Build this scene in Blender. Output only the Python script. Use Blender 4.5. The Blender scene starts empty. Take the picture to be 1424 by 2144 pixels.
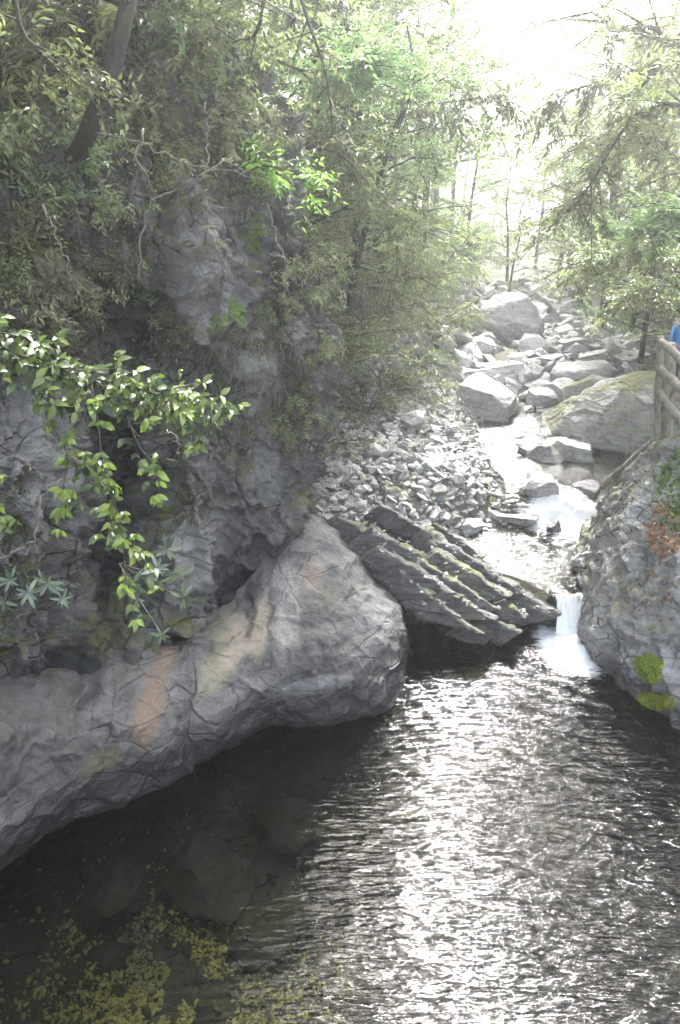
import bpy, math, random
import numpy as np
from mathutils import Vector, Matrix
from mathutils.bvhtree import BVHTree

SC = bpy.context.scene
COL = SC.collection
rad = math.radians
# ---------------------------------------------------------------- camera
CAMZ, PITCH, FPX, CX, CY = 5.0, rad(22.5), 1430.0, 712.0, 1072.0
cam = bpy.data.cameras.new("camera"); cam_o = bpy.data.objects.new("camera", cam); COL.objects.link(cam_o)
cam.sensor_fit = 'VERTICAL'; cam.sensor_height = 36.0; cam.lens = 36.0 * FPX / 2144.0
cam.clip_start = 0.05; cam.clip_end = 600
cam_o.location = (0, 0, CAMZ); cam_o.rotation_euler = (math.pi / 2 - PITCH, 0, 0)
SC.camera = cam_o
# ---------------------------------------------------------------- sky, sun, exposure
SUN_EL, SUN_AZ = rad(50), rad(17)          # azimuth measured from +Y towards +X
w = bpy.data.worlds.new("World"); SC.world = w; w.use_nodes = True
nt = w.node_tree; nt.nodes.clear()
sky = nt.nodes.new('ShaderNodeTexSky'); sky.sky_type = 'NISHITA'; sky.sun_disc = False
sky.sun_elevation = SUN_EL; sky.sun_rotation = SUN_AZ
sky.air_density = 1.0; sky.dust_density = 6.0; sky.ozone_density = 1.0
hs = nt.nodes.new('ShaderNodeHueSaturation'); hs.inputs['Saturation'].default_value = 0.5
bg = nt.nodes.new('ShaderNodeBackground'); bg.inputs['Strength'].default_value = 0.15
wo = nt.nodes.new('ShaderNodeOutputWorld')
nt.links.new(sky.outputs[0], hs.inputs['Color']); nt.links.new(hs.outputs[0], bg.inputs['Color']); nt.links.new(bg.outputs[0], wo.inputs[0])
sl = bpy.data.lights.new("sun", 'SUN'); sl.energy = 2.5; sl.angle = rad(10); sl.color = (1.0, 0.98, 0.96)
so = bpy.data.objects.new("sun", sl); COL.objects.link(so)
sd = Vector((math.sin(SUN_AZ) * math.cos(SUN_EL), math.cos(SUN_AZ) * math.cos(SUN_EL), math.sin(SUN_EL)))
so.rotation_euler = sd.to_track_quat('Z', 'Y').to_euler(); so.location = sd * 50
SC.view_settings.view_transform = 'Standard'; SC.view_settings.look = 'None'
SC.view_settings.gamma = 1.0; SC.view_settings.exposure = 3.15
SC.render.engine = 'CYCLES'
cy = SC.cycles
cy.use_denoising = True; cy.max_bounces = 8; cy.diffuse_bounces = 4; cy.glossy_bounces = 3
cy.transmission_bounces = 4; cy.transparent_max_bounces = 8; cy.volume_bounces = 1
cy.sample_clamp_indirect = 4.0; cy.caustics_reflective = False; cy.caustics_refractive = False

# ---------------------------------------------------------------- numbers
rng = np.random.default_rng(11)
random.seed(5)
cp, sp = math.cos(PITCH), math.sin(PITCH)
def ray(px, py):
    x = (px - CX) / FPX; u = (CY - py) / FPX
    return np.array((x, cp + sp * u, -sp + cp * u))
def W(px, py, Y):                       # the point seen at px,py that stands Y metres ahead
    d = ray(px, py); return np.array((0, 0, CAMZ)) + d * (Y / d[1])
def WZ(px, py, z):                      # the point seen at px,py at height z
    d = ray(px, py); return np.array((0, 0, CAMZ)) + d * ((z - CAMZ) / d[2])

def _hash(i, j, k, s=0):
    h = (i.astype(np.int64) * 73856093) ^ (j.astype(np.int64) * 19349663) ^ (k.astype(np.int64) * 83492791) ^ (s * 2654435761)
    h &= 0xffffffff
    h = ((h ^ (h >> 16)) * 0x45d9f3b) & 0xffffffff
    h = ((h ^ (h >> 16)) * 0x45d9f3b) & 0xffffffff
    return ((h ^ (h >> 16)) & 0xffffff) / float(0xffffff)
def vn(p, s=0):                         # value noise, -1..1
    f = np.floor(p); r = p - f; r = r * r * r * (r * (r * 6 - 15) + 10); f = f.astype(np.int64); o = 0
    for a in (0, 1):
        wa = r[:, 0] if a else 1 - r[:, 0]
        for b in (0, 1):
            wb = r[:, 1] if b else 1 - r[:, 1]
            for c in (0, 1):
                wc = r[:, 2] if c else 1 - r[:, 2]
                o = o + wa * wb * wc * _hash(f[:, 0] + a, f[:, 1] + b, f[:, 2] + c, s)
    return o * 2 - 1
def fbm(p, o=4, s=0, g=.5):
    t = 0; a = 1; n = 0
    for k in range(o):
        t = t + a * vn(p * 2 ** k + 17.3 * k, s + k); n += a; a *= g
    return t / n
def worley(p, s=0):                     # F1, F2, random per cell, offset to the cell point
    f = np.floor(p).astype(np.int64); n = len(p)
    d1 = np.full(n, 9.); d2 = np.full(n, 9.); cid = np.zeros(n); off = np.zeros((n, 3))
    for a in (-1, 0, 1):
        for b in (-1, 0, 1):
            for c in (-1, 0, 1):
                i, j, k = f[:, 0] + a, f[:, 1] + b, f[:, 2] + c
                q = np.stack([i + _hash(i, j, k, s + 1), j + _hash(i, j, k, s + 2), k + _hash(i, j, k, s + 3)], 1)
                v = p - q; d = np.sqrt((v ** 2).sum(1)); r = _hash(i, j, k, s + 4)
                m = d < d1
                d2 = np.where(m, d1, np.minimum(d2, d)); cid = np.where(m, r, cid); off[m] = v[m]; d1 = np.where(m, d, d1)
    return d1, d2, cid, off
def facets(p, s=0, k=14., tilt=.38, off_=.7):   # flat-ish facets that meet without steps; also the crack distance
    f = np.floor(p).astype(np.int64); n = len(p); sw = np.zeros(n) + 1e-12; sh = np.zeros(n); d1 = np.full(n, 9.); d2 = np.full(n, 9.)
    for a in (-1, 0, 1):
        for b in (-1, 0, 1):
            for c in (-1, 0, 1):
                i, j, m = f[:, 0] + a, f[:, 1] + b, f[:, 2] + c
                v = p - np.stack([i + _hash(i, j, m, s + 1), j + _hash(i, j, m, s + 2), m + _hash(i, j, m, s + 3)], 1)
                q = (v ** 2).sum(1); d = np.sqrt(q); r = _hash(i, j, m, s + 4); w_ = np.exp(-k * q)
                h = (v[:, 0] * np.sin(r * 40) + v[:, 1] * np.cos(r * 71) + v[:, 2] * np.sin(r * 93)) * tilt + (r - .5) * off_
                sw += w_; sh += w_ * h; u = d < d1; d2 = np.where(u, d1, np.minimum(d2, d)); d1 = np.where(u, d, d1)
    return sh / sw, d2 - d1
def nrm(v): return v / np.maximum(np.linalg.norm(v, axis=-1, keepdims=True), 1e-9)
def sstep(a, b, x):
    t = np.clip((x - a) / (b - a), 0, 1); return t * t * (3 - 2 * t)

# ---------------------------------------------------------------- mesh building
class MB:
    def __init__(s): s.v = []; s.f = []; s.t = []; s.n = 0
    def add(s, v, f, tint=None):
        v = np.asarray(v, float); fs = f if isinstance(f, list) else [f]
        for q in fs: s.f.append(np.asarray(q, np.int64) + s.n)
        s.v.append(v); s.t.append(np.zeros(len(v)) + (0.5 if tint is None else tint)); s.n += len(v)
        return s
    def mesh(s, name, mat, smooth=True):
        me = bpy.data.meshes.new(name)
        V = np.concatenate(s.v); T = np.concatenate(s.t)
        L = np.concatenate([q.ravel() for q in s.f]); tot = np.concatenate([np.full(len(q), q.shape[1]) for q in s.f])
        me.vertices.add(len(V)); me.vertices.foreach_set('co', V.astype(np.float32).ravel())
        me.loops.add(len(L)); me.loops.foreach_set('vertex_index', L.astype(np.int32))
        me.polygons.add(len(tot)); st = np.concatenate([[0], np.cumsum(tot)[:-1]])
        me.polygons.foreach_set('loop_start', st.astype(np.int32))
        me.polygons.foreach_set('use_smooth', np.full(len(tot), smooth))
        a = me.attributes.new('tint', 'FLOAT', 'POINT'); a.data.foreach_set('value', T.astype(np.float32))
        me.update(calc_edges=True); me.validate(); me.materials.append(mat)
        return me
    def obj(s, name, mat, parent=None, smooth=True):
        return link(name, s.mesh(name, mat, smooth), parent)
def link(name, data, parent=None, loc=None, rot=None, scale=None):
    o = bpy.data.objects.new(name, data); COL.objects.link(o)
    if parent: o.parent = parent
    if loc is not None: o.location = loc
    if rot is not None: o.rotation_euler = rot
    if scale is not None: o.scale = scale if hasattr(scale, '__len__') else (scale,) * 3
    return o
def tag(o, label=None, cat=None, group=None, kind=None):
    if label: o['label'] = label
    if cat: o['category'] = cat
    if group: o['group'] = group
    if kind: o['kind'] = kind
    return o
def empty(name, loc, rot=(0, 0, 0), scale=1):
    return link(name, None, None, loc, rot, scale)
def copy_tree(o, loc, rot, scale, parent=None):
    c = o.copy(); COL.objects.link(c)
    if parent is None:
        c.location = loc; c.rotation_euler = rot; c.scale = scale if hasattr(scale, '__len__') else (scale,) * 3
    else: c.parent = parent
    for ch in list(o.children): copy_tree(ch, None, None, None, c)
    return c
def tube(mb, pts, r, k=7, tint=.5, cap=True, wob=0):
    P = np.asarray(pts, float); n = len(P); R = np.zeros(n) + r
    T = nrm(np.gradient(P, axis=0)); up = np.array((0, 0, 1.)) if abs(T[0][2]) < .9 else np.array((1., 0, 0))
    V = []
    for i in range(n):
        a = nrm(np.cross(T[i], up)); b = np.cross(a, T[i]); up = b
        for j in range(k):
            th = 2 * math.pi * j / k; rr = R[i] * (1 + (wob * math.sin(j * 2.4 + i * 1.3) if wob else 0))
            V.append(P[i] + (a * math.cos(th) + b * math.sin(th)) * rr)
    F = [[i * k + j, i * k + (j + 1) % k, (i + 1) * k + (j + 1) % k, (i + 1) * k + j] for i in range(n - 1) for j in range(k)]
    fs = [np.array(F)]
    if cap: fs.append(np.array([list(range(k))[::-1], list(range((n - 1) * k, n * k))]))
    mb.add(V, fs, tint)
def crom(P, n):                          # Catmull-Rom along axis 0
    P = np.asarray(P, float); m = len(P)
    Q = np.concatenate([2 * P[:1] - P[1:2], P, 2 * P[-1:] - P[-2:-1]])
    t = np.linspace(0, m - 1 - 1e-9, n); i = t.astype(int); f = (t - i).reshape((-1,) + (1,) * (P.ndim - 1))
    a, b, c, d = Q[i], Q[i + 1], Q[i + 2], Q[i + 3]
    return .5 * (2 * b + (c - a) * f + (2 * a - 5 * b + 4 * c - d) * f * f + (3 * b - a - 3 * c + d) * f ** 3)
def patch(ctrl, nu, nv):                 # rows x cols control net -> dense net
    g = crom(np.asarray(ctrl, float), nv); return crom(g.transpose(1, 0, 2), nu).transpose(1, 0, 2)
def gridfaces(nv, nu):
    i = np.arange(nv - 1)[:, None] * nu + np.arange(nu - 1)[None]; i = i.ravel()
    return np.stack([i, i + 1, i + nu + 1, i + nu], 1)
def gnormals(g):
    du = np.gradient(g, axis=1); dv = np.gradient(g, axis=0); return nrm(np.cross(du, dv))
def bvh_of(V, F): return BVHTree.FromPolygons([tuple(v) for v in V], [tuple(int(q) for q in f) for f in F])

# ---------------------------------------------------------------- materials
def newmat(name):
    m = bpy.data.materials.new(name); m.use_nodes = True; nt = m.node_tree; nt.nodes.clear()
    out = nt.nodes.new('ShaderNodeOutputMaterial')
    def N(t, **k):
        n = nt.nodes.new(t)
        for a, b in k.items():
            if a[0] == '_': setattr(n, a[1:], b)
            else: n.inputs[a.replace('__', ' ')].default_value = b
        return n
    return m, nt, out, N, nt.links.new
def mixc(N, L, fac, a, b, mode='MIX'):
    n = N('ShaderNodeMix', _data_type='RGBA', _blend_type=mode)
    for s, v in ((n.inputs[0], fac), (n.inputs[6], a), (n.inputs[7], b)):
        if isinstance(v, (int, float)): s.default_value = v
        elif isinstance(v, tuple): s.default_value = v + (1,) if len(v) == 3 else v
        else: L(v, s)
    return n.outputs[2]
def mrange(N, L, v, a, b, c=0., d=1.):
    n = N('ShaderNodeMapRange'); L(v, n.inputs[0])
    for i, x in enumerate((a, b, c, d)): n.inputs[i + 1].default_value = x
    n.clamp = True; return n.outputs[0]
def mul(N, L, a, b, op='MULTIPLY'):
    n = N('ShaderNodeMath', _operation=op)
    for i, x in enumerate((a, b)):
        if isinstance(x, (int, float)): n.inputs[i].default_value = x
        else: L(x, n.inputs[i])
    return n.outputs[0]
def noise(N, L, co, scale, detail=4, rough=.55, dist=0.):
    n = N('ShaderNodeTexNoise'); L(co, n.inputs['Vector']); n.inputs['Scale'].default_value = scale
    n.inputs['Detail'].default_value = detail; n.inputs['Roughness'].default_value = rough; n.inputs['Distortion'].default_value = dist
    return n.outputs[0]
MOSS = (.075, .085, .022)
def rock_mat(name, dark=(.05, .05, .052), light=(.24, .24, .235), moss=.5, mscale=1.2, scale=1.0, strata=(0, 0, 0), wet=None, stain_and_light=None, bump=.5, rough=.8, mosscol=MOSS, up=(.25, .8), cr=.75, ss=(1.2, 1.2, 11)):
    m, nt, out, N, L = newmat(name)
    tc = N('ShaderNodeTexCoord'); geo = N('ShaderNodeNewGeometry'); oi = N('ShaderNodeObjectInfo')
    ad = N('ShaderNodeVectorMath', _operation='MULTIPLY_ADD'); L(tc.outputs['Object'], ad.inputs[0]); ad.inputs[1].default_value = (1, 1, 1)
    cb = N('ShaderNodeCombineXYZ'); k = mul(N, L, oi.outputs['Random'], 37.); L(k, cb.inputs[0]); L(k, cb.inputs[1]); L(cb.outputs[0], ad.inputs[2])
    co = ad.outputs[0]
    n1 = noise(N, L, co, 1.1 * scale, 6, .6, .6); n2 = noise(N, L, co, 9 * scale, 8, .7); n3 = noise(N, L, co, 45 * scale, 4, .7)
    mp = N('ShaderNodeMapping'); L(co, mp.inputs[0]); mp.inputs['Rotation'].default_value = strata; mp.inputs['Scale'].default_value = ss
    n4 = noise(N, L, mp.outputs[0], 1.5 * scale, 6, .65, .3)
    c = mixc(N, L, mrange(N, L, n1, .32, .68), dark, light)
    c = mixc(N, L, mrange(N, L, n2, .35, .75, .0, .75), c, tuple(x * 1.25 for x in light))
    c = mixc(N, L, mrange(N, L, n4, .3, .55, .5, 0), c, tuple(x * .6 for x in dark))
    c = mixc(N, L, mrange(N, L, n3, .3, .5, .45, 0), c, tuple(x * .5 for x in dark))
    vor = N('ShaderNodeTexVoronoi', _feature='DISTANCE_TO_EDGE'); L(mp.outputs[0], vor.inputs['Vector']); vor.inputs['Scale'].default_value = 1.1 * scale
    wz = N('ShaderNodeVectorMath', _operation='ADD')
    crack = mrange(N, L, vor.outputs[0], .0, .035, cr, 0)
    crack = mul(N, L, crack, mrange(N, L, n1, .45, .6))
    c = mixc(N, L, crack, c, (.012, .012, .012))
    if stain_and_light:
        for (loc, rx, rz, col) in stain_and_light:
            mp2 = N('ShaderNodeMapping', _vector_type='POINT'); L(tc.outputs['Object'], mp2.inputs[0])
            mp2.inputs['Location'].default_value = tuple(-a / b for a, b in zip(loc, (rx, 2.5, rz))); mp2.inputs['Scale'].default_value = (1 / rx, 1 / 2.5, 1 / rz)
            ln = N('ShaderNodeVectorMath', _operation='LENGTH'); L(mp2.outputs[0], ln.inputs[0])
            s_ = mul(N, L, ln.outputs['Value'], mul(N, L, n2, 1.0), 'ADD'); s_ = mul(N, L, s_, mul(N, L, n1, .8), 'ADD')
            c = mixc(N, L, mrange(N, L, s_, 1.35, 1.85, .8, 0), c, mixc(N, L, n3, tuple(x * .5 for x in col), tuple(x * 1.3 for x in col)))
    rg = rough
    if moss > 0:
        sx = N('ShaderNodeSeparateXYZ'); L(geo.outputs['Normal'], sx.inputs[0])
        mn = noise(N, L, co, mscale, 6, .65)
        mm = mul(N, L, mrange(N, L, sx.outputs[2], up[0], up[1]), mrange(N, L, mn, .62 - .3 * moss, .75 - .3 * moss))
        mm = mul(N, L, mm, mrange(N, L, n2, .3, .5))
        mc = mixc(N, L, n3, tuple(x * .5 for x in mosscol), tuple(x * 1.9 for x in mosscol))
        c = mixc(N, L, mm, c, mc)
    if wet is not None:
        pz = N('ShaderNodeSeparateXYZ'); L(geo.outputs['Position'], pz.inputs[0])
        h = mul(N, L, pz.outputs[2], mul(N, L, n1, .35), 'SUBTRACT')
        wm = mrange(N, L, h, wet - .12, wet + .12, 1, 0)
        c = mixc(N, L, wm, c, mixc(N, L, .72, c, (.012, .012, .013)))
        rg = mrange(N, L, wm, 0, 1, rough, .35)
    b = N('ShaderNodeBsdfPrincipled'); L(c, b.inputs['Base Color'])
    if isinstance(rg, float): b.inputs['Roughness'].default_value = rg
    else: L(rg, b.inputs['Roughness'])
    bp = N('ShaderNodeBump'); bp.inputs['Strength'].default_value = bump; bp.inputs['Distance'].default_value = .06 / scale
    hh = mul(N, L, n2, mul(N, L, n3, .35), 'ADD'); hh = mul(N, L, hh, mul(N, L, n4, 1.2), 'ADD'); hh = mul(N, L, hh, mul(N, L, crack, -1.), 'ADD')
    L(hh, bp.inputs['Height']); L(bp.outputs[0], b.inputs['Normal']); L(b.outputs[0], out.inputs[0])
    return m
def leaf_mat(name, dark, light, trans=.4, rough=.4, sat=.8):
    m, nt, out, N, L = newmat(name)
    at = N('ShaderNodeAttribute', _attribute_name='tint'); oi = N('ShaderNodeObjectInfo')
    c = mixc(N, L, at.outputs['Fac'], dark, light)
    hv = N('ShaderNodeHueSaturation'); L(c, hv.inputs['Color']); hv.inputs['Saturation'].default_value = sat
    L(mrange(N, L, oi.outputs['Random'], 0, 1, .485, .525), hv.inputs['Hue']); L(mrange(N, L, oi.outputs['Random'], 0, 1, .75, 1.25), hv.inputs['Value'])
    b = N('ShaderNodeBsdfPrincipled'); L(hv.outputs[0], b.inputs['Base Color']); b.inputs['Roughness'].default_value = rough
    t = N('ShaderNodeBsdfTranslucent')
    tcx = N('ShaderNodeVectorMath', _operation='MULTIPLY'); L(hv.outputs[0], tcx.inputs[0]); tcx.inputs[1].default_value = (1.35, 1.5, 1.0); L(tcx.outputs[0], t.inputs[0])
    mx = N('ShaderNodeMixShader'); mx.inputs[0].default_value = trans; L(b.outputs[0], mx.inputs[1]); L(t.outputs[0], mx.inputs[2]); L(mx.outputs[0], out.inputs[0])
    return m
def bark_mat(name, dark, light, moss=.3):
    m, nt, out, N, L = newmat(name)
    tc = N('ShaderNodeTexCoord'); mp = N('ShaderNodeMapping'); L(tc.outputs['Object'], mp.inputs[0]); mp.inputs['Scale'].default_value = (6, 6, 1.5)
    n = noise(N, L, mp.outputs[0], 4, 6, .65); n2 = noise(N, L, tc.outputs['Object'], 2.2, 5, .6)
    c = mixc(N, L, mrange(N, L, n, .3, .7), dark, light); c = mixc(N, L, mrange(N, L, n2, .62 - .25 * moss, .75 - .2 * moss, 0, .8), c, MOSS)
    b = N('ShaderNodeBsdfPrincipled'); L(c, b.inputs['Base Color']); b.inputs['Roughness'].default_value = .85
    bp = N('ShaderNodeBump'); bp.inputs['Strength'].default_value = .5; bp.inputs['Distance'].default_value = .02; L(n, bp.inputs['Height']); L(bp.outputs[0], b.inputs['Normal']); L(b.outputs[0], out.inputs[0])
    return m
def plain_mat(name, col, rough=.6, var=.2, scale=20.):
    m, nt, out, N, L = newmat(name)
    tc = N('ShaderNodeTexCoord'); n = noise(N, L, tc.outputs['Object'], scale, 3)
    c = mixc(N, L, n, tuple(x * (1 - var) for x in col), tuple(x * (1 + var) for x in col))
    b = N('ShaderNodeBsdfPrincipled'); L(c, b.inputs['Base Color']); b.inputs['Roughness'].default_value = rough; L(b.outputs[0], out.inputs[0])
    return m

# ================================================================ terrain
def ip(y, xs, ys): return np.interp(y, xs, ys)
def zs(Y): return ip(Y, [-20, 7.3, 7.7, 8.2, 9.4, 10.2, 11.5, 13, 16, 25, 40, 90, 140], [-.9, -.75, -.2, .25, .4, .9, 1.0, 1.4, 2.3, 3.0, 3.6, 5, 7])
def sleft(Y): return ip(Y, [-20, 5, 8, 9.5, 10.3, 11.3, 13, 16, 25, 40, 90, 140], [-3, -1.5, 1.8, 2.1, 3.0, 3.1, 3.0, 3.2, 5, 9, 21, 33])
def sright(Y): return ip(Y, [-20, 6, 7.5, 9.5, 10, 11.3, 13, 16, 25, 40, 90, 140], [4.2, 3.9, 3.6, 4.1, 4.3, 5.6, 4.9, 4.9, 7, 11, 24, 37])
def footl(Y): return ip(Y, [-20, 5, 8, 10, 12, 13.5, 15, 17, 25, 40, 90, 140], [-8, -5, -2.2, -1.0, -.4, .9, 2.0, 2.2, 3.6, 6.5, 17, 28])
def footr(Y): return ip(Y, [-20, 6, 9, 11, 13, 16, 25, 40, 90, 140], [6.4, 6.4, 6.6, 7.2, 7.4, 7.6, 9, 13.5, 28, 42])
def height(X, Y):
    p = np.stack([X, Y, 0 * X], 1)
    z = zs(Y - .95 * sstep(2.9, 2.3, X) * sstep(9.2, 8.6, Y)) + .55 * sstep(0, 1.3, sleft(Y) - X) * sstep(8.5, 9.3, Y)
    plat = ip(Y, [-20, 8, 10, 12, 14, 16], [2.4, 2.3, 2.1, 2.2, 2.45, 2.7])
    r = sstep(.15, 1.1, X - sright(Y) - ip(Y, [0, 7, 9.5, 11, 14], [.8, .8, .5, .2, .2]))
    z = z + r * np.maximum(plat - z, 0) * ip(Y, [0, 11, 13, 15, 18], [1, 1, .55, .5, .2])
    gl = np.maximum(footl(Y) - X, 0); gr = np.maximum(X - footr(Y), 0)
    hl = 16 * (1 - np.exp(-gl * .85 / 16)); hr = 15 * (1 - np.exp(-gr * .8 / 15))
    z = z + hl + hr
    z = z + fbm(p * .35, 4, 3) * .5 * sstep(.3, 3, gl + gr) + fbm(p * 1.7, 4, 9) * .12 * sstep(8, 10, Y + gl)
    return z
def warp(a, b, c, n, k):
    t = np.linspace(np.arcsinh((a - c) / k), np.arcsinh((b - c) / k), n); return c + k * np.sinh(t)
gx = warp(-70, 90, 3, 300, 3.5); gy = warp(-25, 140, 10.5, 340, 4)
GX, GY = np.meshgrid(gx, gy); TV = np.stack([GX.ravel(), GY.ravel(), height(GX.ravel(), GY.ravel())], 1)
TF = gridfaces(len(gy), len(gx))
m_soil = rock_mat("soil", (.04, .036, .03), (.17, .165, .15), moss=.35, scale=1.5, rough=.95, bump=.8, up=(.2, .7))
tag(MB().add(TV, TF).obj("ground", m_soil), kind='structure')
ter = bvh_of(TV, TF)
def gz(x, y):
    h = ter.ray_cast(Vector((x, y, 60)), Vector((0, 0, -1))); return h[0].z if h[0] else 0.
def see(px, py, trees):                       # first surface met along the line of sight
    d = Vector(ray(px, py)).normalized(); best = None
    for b in trees:
        h = b.ray_cast(Vector((0, 0, CAMZ)), d)
        if h[0] and (best is None or h[3] < best[3]): best = h
    return best

# ================================================================ cliff
def rockdisp(g, amp, s, big=1., ax=(0, 0, 1), layers=.5, lscale=7., cell=(1.3, 1.3, .8), wq=.25, fine=1., off_=.7):
    P = g.reshape(-1, 3); n = gnormals(g).reshape(-1, 3)
    q = P + wq * np.stack([fbm(P * 1.3, 3, s + 1), fbm(P * 1.3, 3, s + 2), fbm(P * 1.3, 3, s + 3)], 1)
    a, e1 = facets(q * np.array(cell), s, 16, .5, off_); b, e2 = facets(q * np.array(cell) * 3.1, s + 9, 14, .55, .5)
    ax = np.array(ax, float); ax /= np.linalg.norm(ax)
    lv = (q @ ax) * lscale + 1.2 * fbm(P * .9, 2, s + 5); st = np.floor(lv); fr = lv - st
    zz = (0 * st).astype(np.int64); si = st.astype(np.int64); h0, h1 = _hash(si, zz, zz, s), _hash(si + 1, zz, zz, s); lay = h0 + (h1 - h0) * sstep(.72, 1, fr) - .5
    d = amp * (big * a + .34 * big * b + layers * .5 * lay + .9 * fbm(P * .8, 4, s + 7) + .36 * fine * min(1, big + .3) * fbm(P * 5, 4, s + 8))
    d -= amp * .5 * np.exp(-(e1 / .07) ** 2) * big * .6
    d -= amp * .16 * big * np.exp(-(e2 / .1) ** 2)
    return d.reshape(g.shape[:2])
def relief(name, ctrl, nu, nv, amp, s, mat, flip=False, mask=None, label=None, kind='structure', **k):
    g = patch(ctrl, nu, nv); n = gnormals(g)
    if flip: n = -n
    d = rockdisp(g if not flip else g[:, ::-1], amp, s, **k)
    if flip: d = d[:, ::-1]
    if mask is not None: d = d * mask(g)
    g = g + n * d[..., None]; n2 = gnormals(g) * (-1 if flip else 1); fn = k.get('fine', 1.) * amp
    g = g + n2 * (fn * (.05 * fbm(g.reshape(-1, 3) * 11, 4, s + 18) + .05 * fbm(g.reshape(-1, 3) * np.array((9, 9, 22)), 3, s + 28))).reshape(g.shape[:2])[..., None]; V = g.reshape(-1, 3); F = gridfaces(nv, nu)
    if flip: F = F[:, ::-1]
    o = MB().add(V, F).obj(name, mat); tag(o, kind=kind)
    return o, V, F

# rows from top to bottom, columns left to right; W(px,py,metres ahead)
rows = [-900, -450, -150, 60, 250, 400, 550, 700, 840, 960, 1080, 1200, 1330, 1500, 1700]
silx = [260, 330, 400, 470, 545, 600, 640, 700, 690, 655, 640, 625, 690, 800, 800]
sily = [9.6, 9.3, 9.0, 8.7, 8.4, 8.3, 8.3, 8.35, 8.3, 8.15, 8.1, 7.9, 7.6, 7.0, 6.9]
cx = [-520, -250, 0, 90, 180, 280, 380, 470]
dep = {  # metres ahead for each row at the columns above, then at half-way to the edge
    -900: [6.3, 7.2, 8.4, 8.6, 9.0, 9.3, 9.5, 9.6], -450: [6.0, 6.8, 8.0, 8.1, 8.4, 8.7, 8.9, 9.2], -150: [5.6, 6.2, 7.4, 7.5, 7.7, 8.0, 8.3, 8.6],
    60: [5.2, 5.8, 6.8, 6.9, 7.1, 7.5, 7.8, 8.3], 250: [4.9, 5.5, 6.4, 6.5, 6.8, 7.0, 7.3, 7.9], 400: [4.7, 5.2, 6.0, 6.1, 6.4, 6.7, 6.9, 7.4],
    550: [4.5, 5.0, 6.0, 6.1, 6.4, 6.5, 6.7, 7.1], 700: [4.2, 4.7, 5.2, 5.3, 6.5, 6.9, 6.8, 7.0], 840: [4.0, 4.5, 5.1, 5.6, 6.8, 7.3, 7.0, 7.0],
    960: [3.9, 4.3, 4.8, 5.1, 7.3, 8.0, 6.9, 6.9], 1080: [3.8, 4.2, 4.8, 5.0, 7.1, 7.6, 6.5, 6.8], 1200: [3.7, 4.2, 4.9, 5.2, 6.6, 6.8, 6.3, 7.2],
    1330: [3.6, 4.1, 4.8, 5.1, 5.7, 6.1, 6.6, 6.9], 1500: [3.6, 4.2, 4.8, 5.1, 5.6, 6.0, 6.4, 6.7], 1700: [3.6, 4.2, 4.8, 5.1, 5.5, 5.9, 6.3, 6.6]}
ctrl = []
for r, sx_, sy_ in zip(rows, silx, sily):
    c = []
    for x, y in zip(cx, dep[r]):
        x2 = min(x, x + (sx_ - 470) * max(0, (x - 150) / 320) if sx_ < 560 else x)
        c.append(W(x2, r, y))
    lastx = c[-1]
    c.append(W(sx_ - 38, r, (sy_ + dep[r][-1]) / 2 + .1)); e = W(sx_, r, sy_); c.append(e)
    c.append(e + (-.12, .7, 0)); c.append(e + (-1.0, 1.9, 0)); c.append(e + (-3.2, 3.3, 0))
    ctrl.append(c)
marks = []
def st(px, py, Y, rx, rz, col): marks.append((tuple(W(px, py, Y)), rx, rz, col))
LIT_PANEL, STAIN_SHADE = (.3, .3, .295), (.012, .016, .015)
st(440, 600, 7.0, .5, .8, (.27, .27, .265)); st(400, 1130, 6.6, .45, .6, LIT_PANEL); st(60, 980, 4.9, .5, .7, (.26, .26, .255)); st(540, 800, 7.2, .25, .9, LIT_PANEL); st(560, 980, 7.4, .3, .5, (.24, .24, .24))  # paler colour painted on the cliff panels that look lit
st(265, 700, 6.4, .3, .5, STAIN_SHADE); st(600, 600, 7.9, .2, .9, STAIN_SHADE); st(250, 1290, 5.9, .45, .3, STAIN_SHADE); st(60, 520, 5.8, .5, .18, STAIN_SHADE); st(500, 1250, 7.0, .4, .2, STAIN_SHADE); st(130, 1420, 5.2, .4, .22, STAIN_SHADE)  # black stained rock, plus shade painted into the overhang recess and foot crevice
m_cliff = rock_mat("cliff_stone", (.014, .014, .015), (.19, .19, .188), moss=.45, mscale=1.0, scale=.9, strata=(.5, .35, 0), bump=.9, wet=.1, up=(.0, .6), ss=(3., 3., 3.6), cr=.85, stain_and_light=marks)
ctrl = [[c[0] + (-.6, -6.5, 0), c[0] + (-.4, -3., 0)] + c for c in ctrl]
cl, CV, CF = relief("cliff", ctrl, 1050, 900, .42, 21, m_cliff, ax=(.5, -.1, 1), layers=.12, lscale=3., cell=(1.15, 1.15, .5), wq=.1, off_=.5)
cliff_b = bvh_of(CV.reshape(900, 1050, 3)[::3, ::3].reshape(-1, 3), gridfaces(300, 350))

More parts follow.
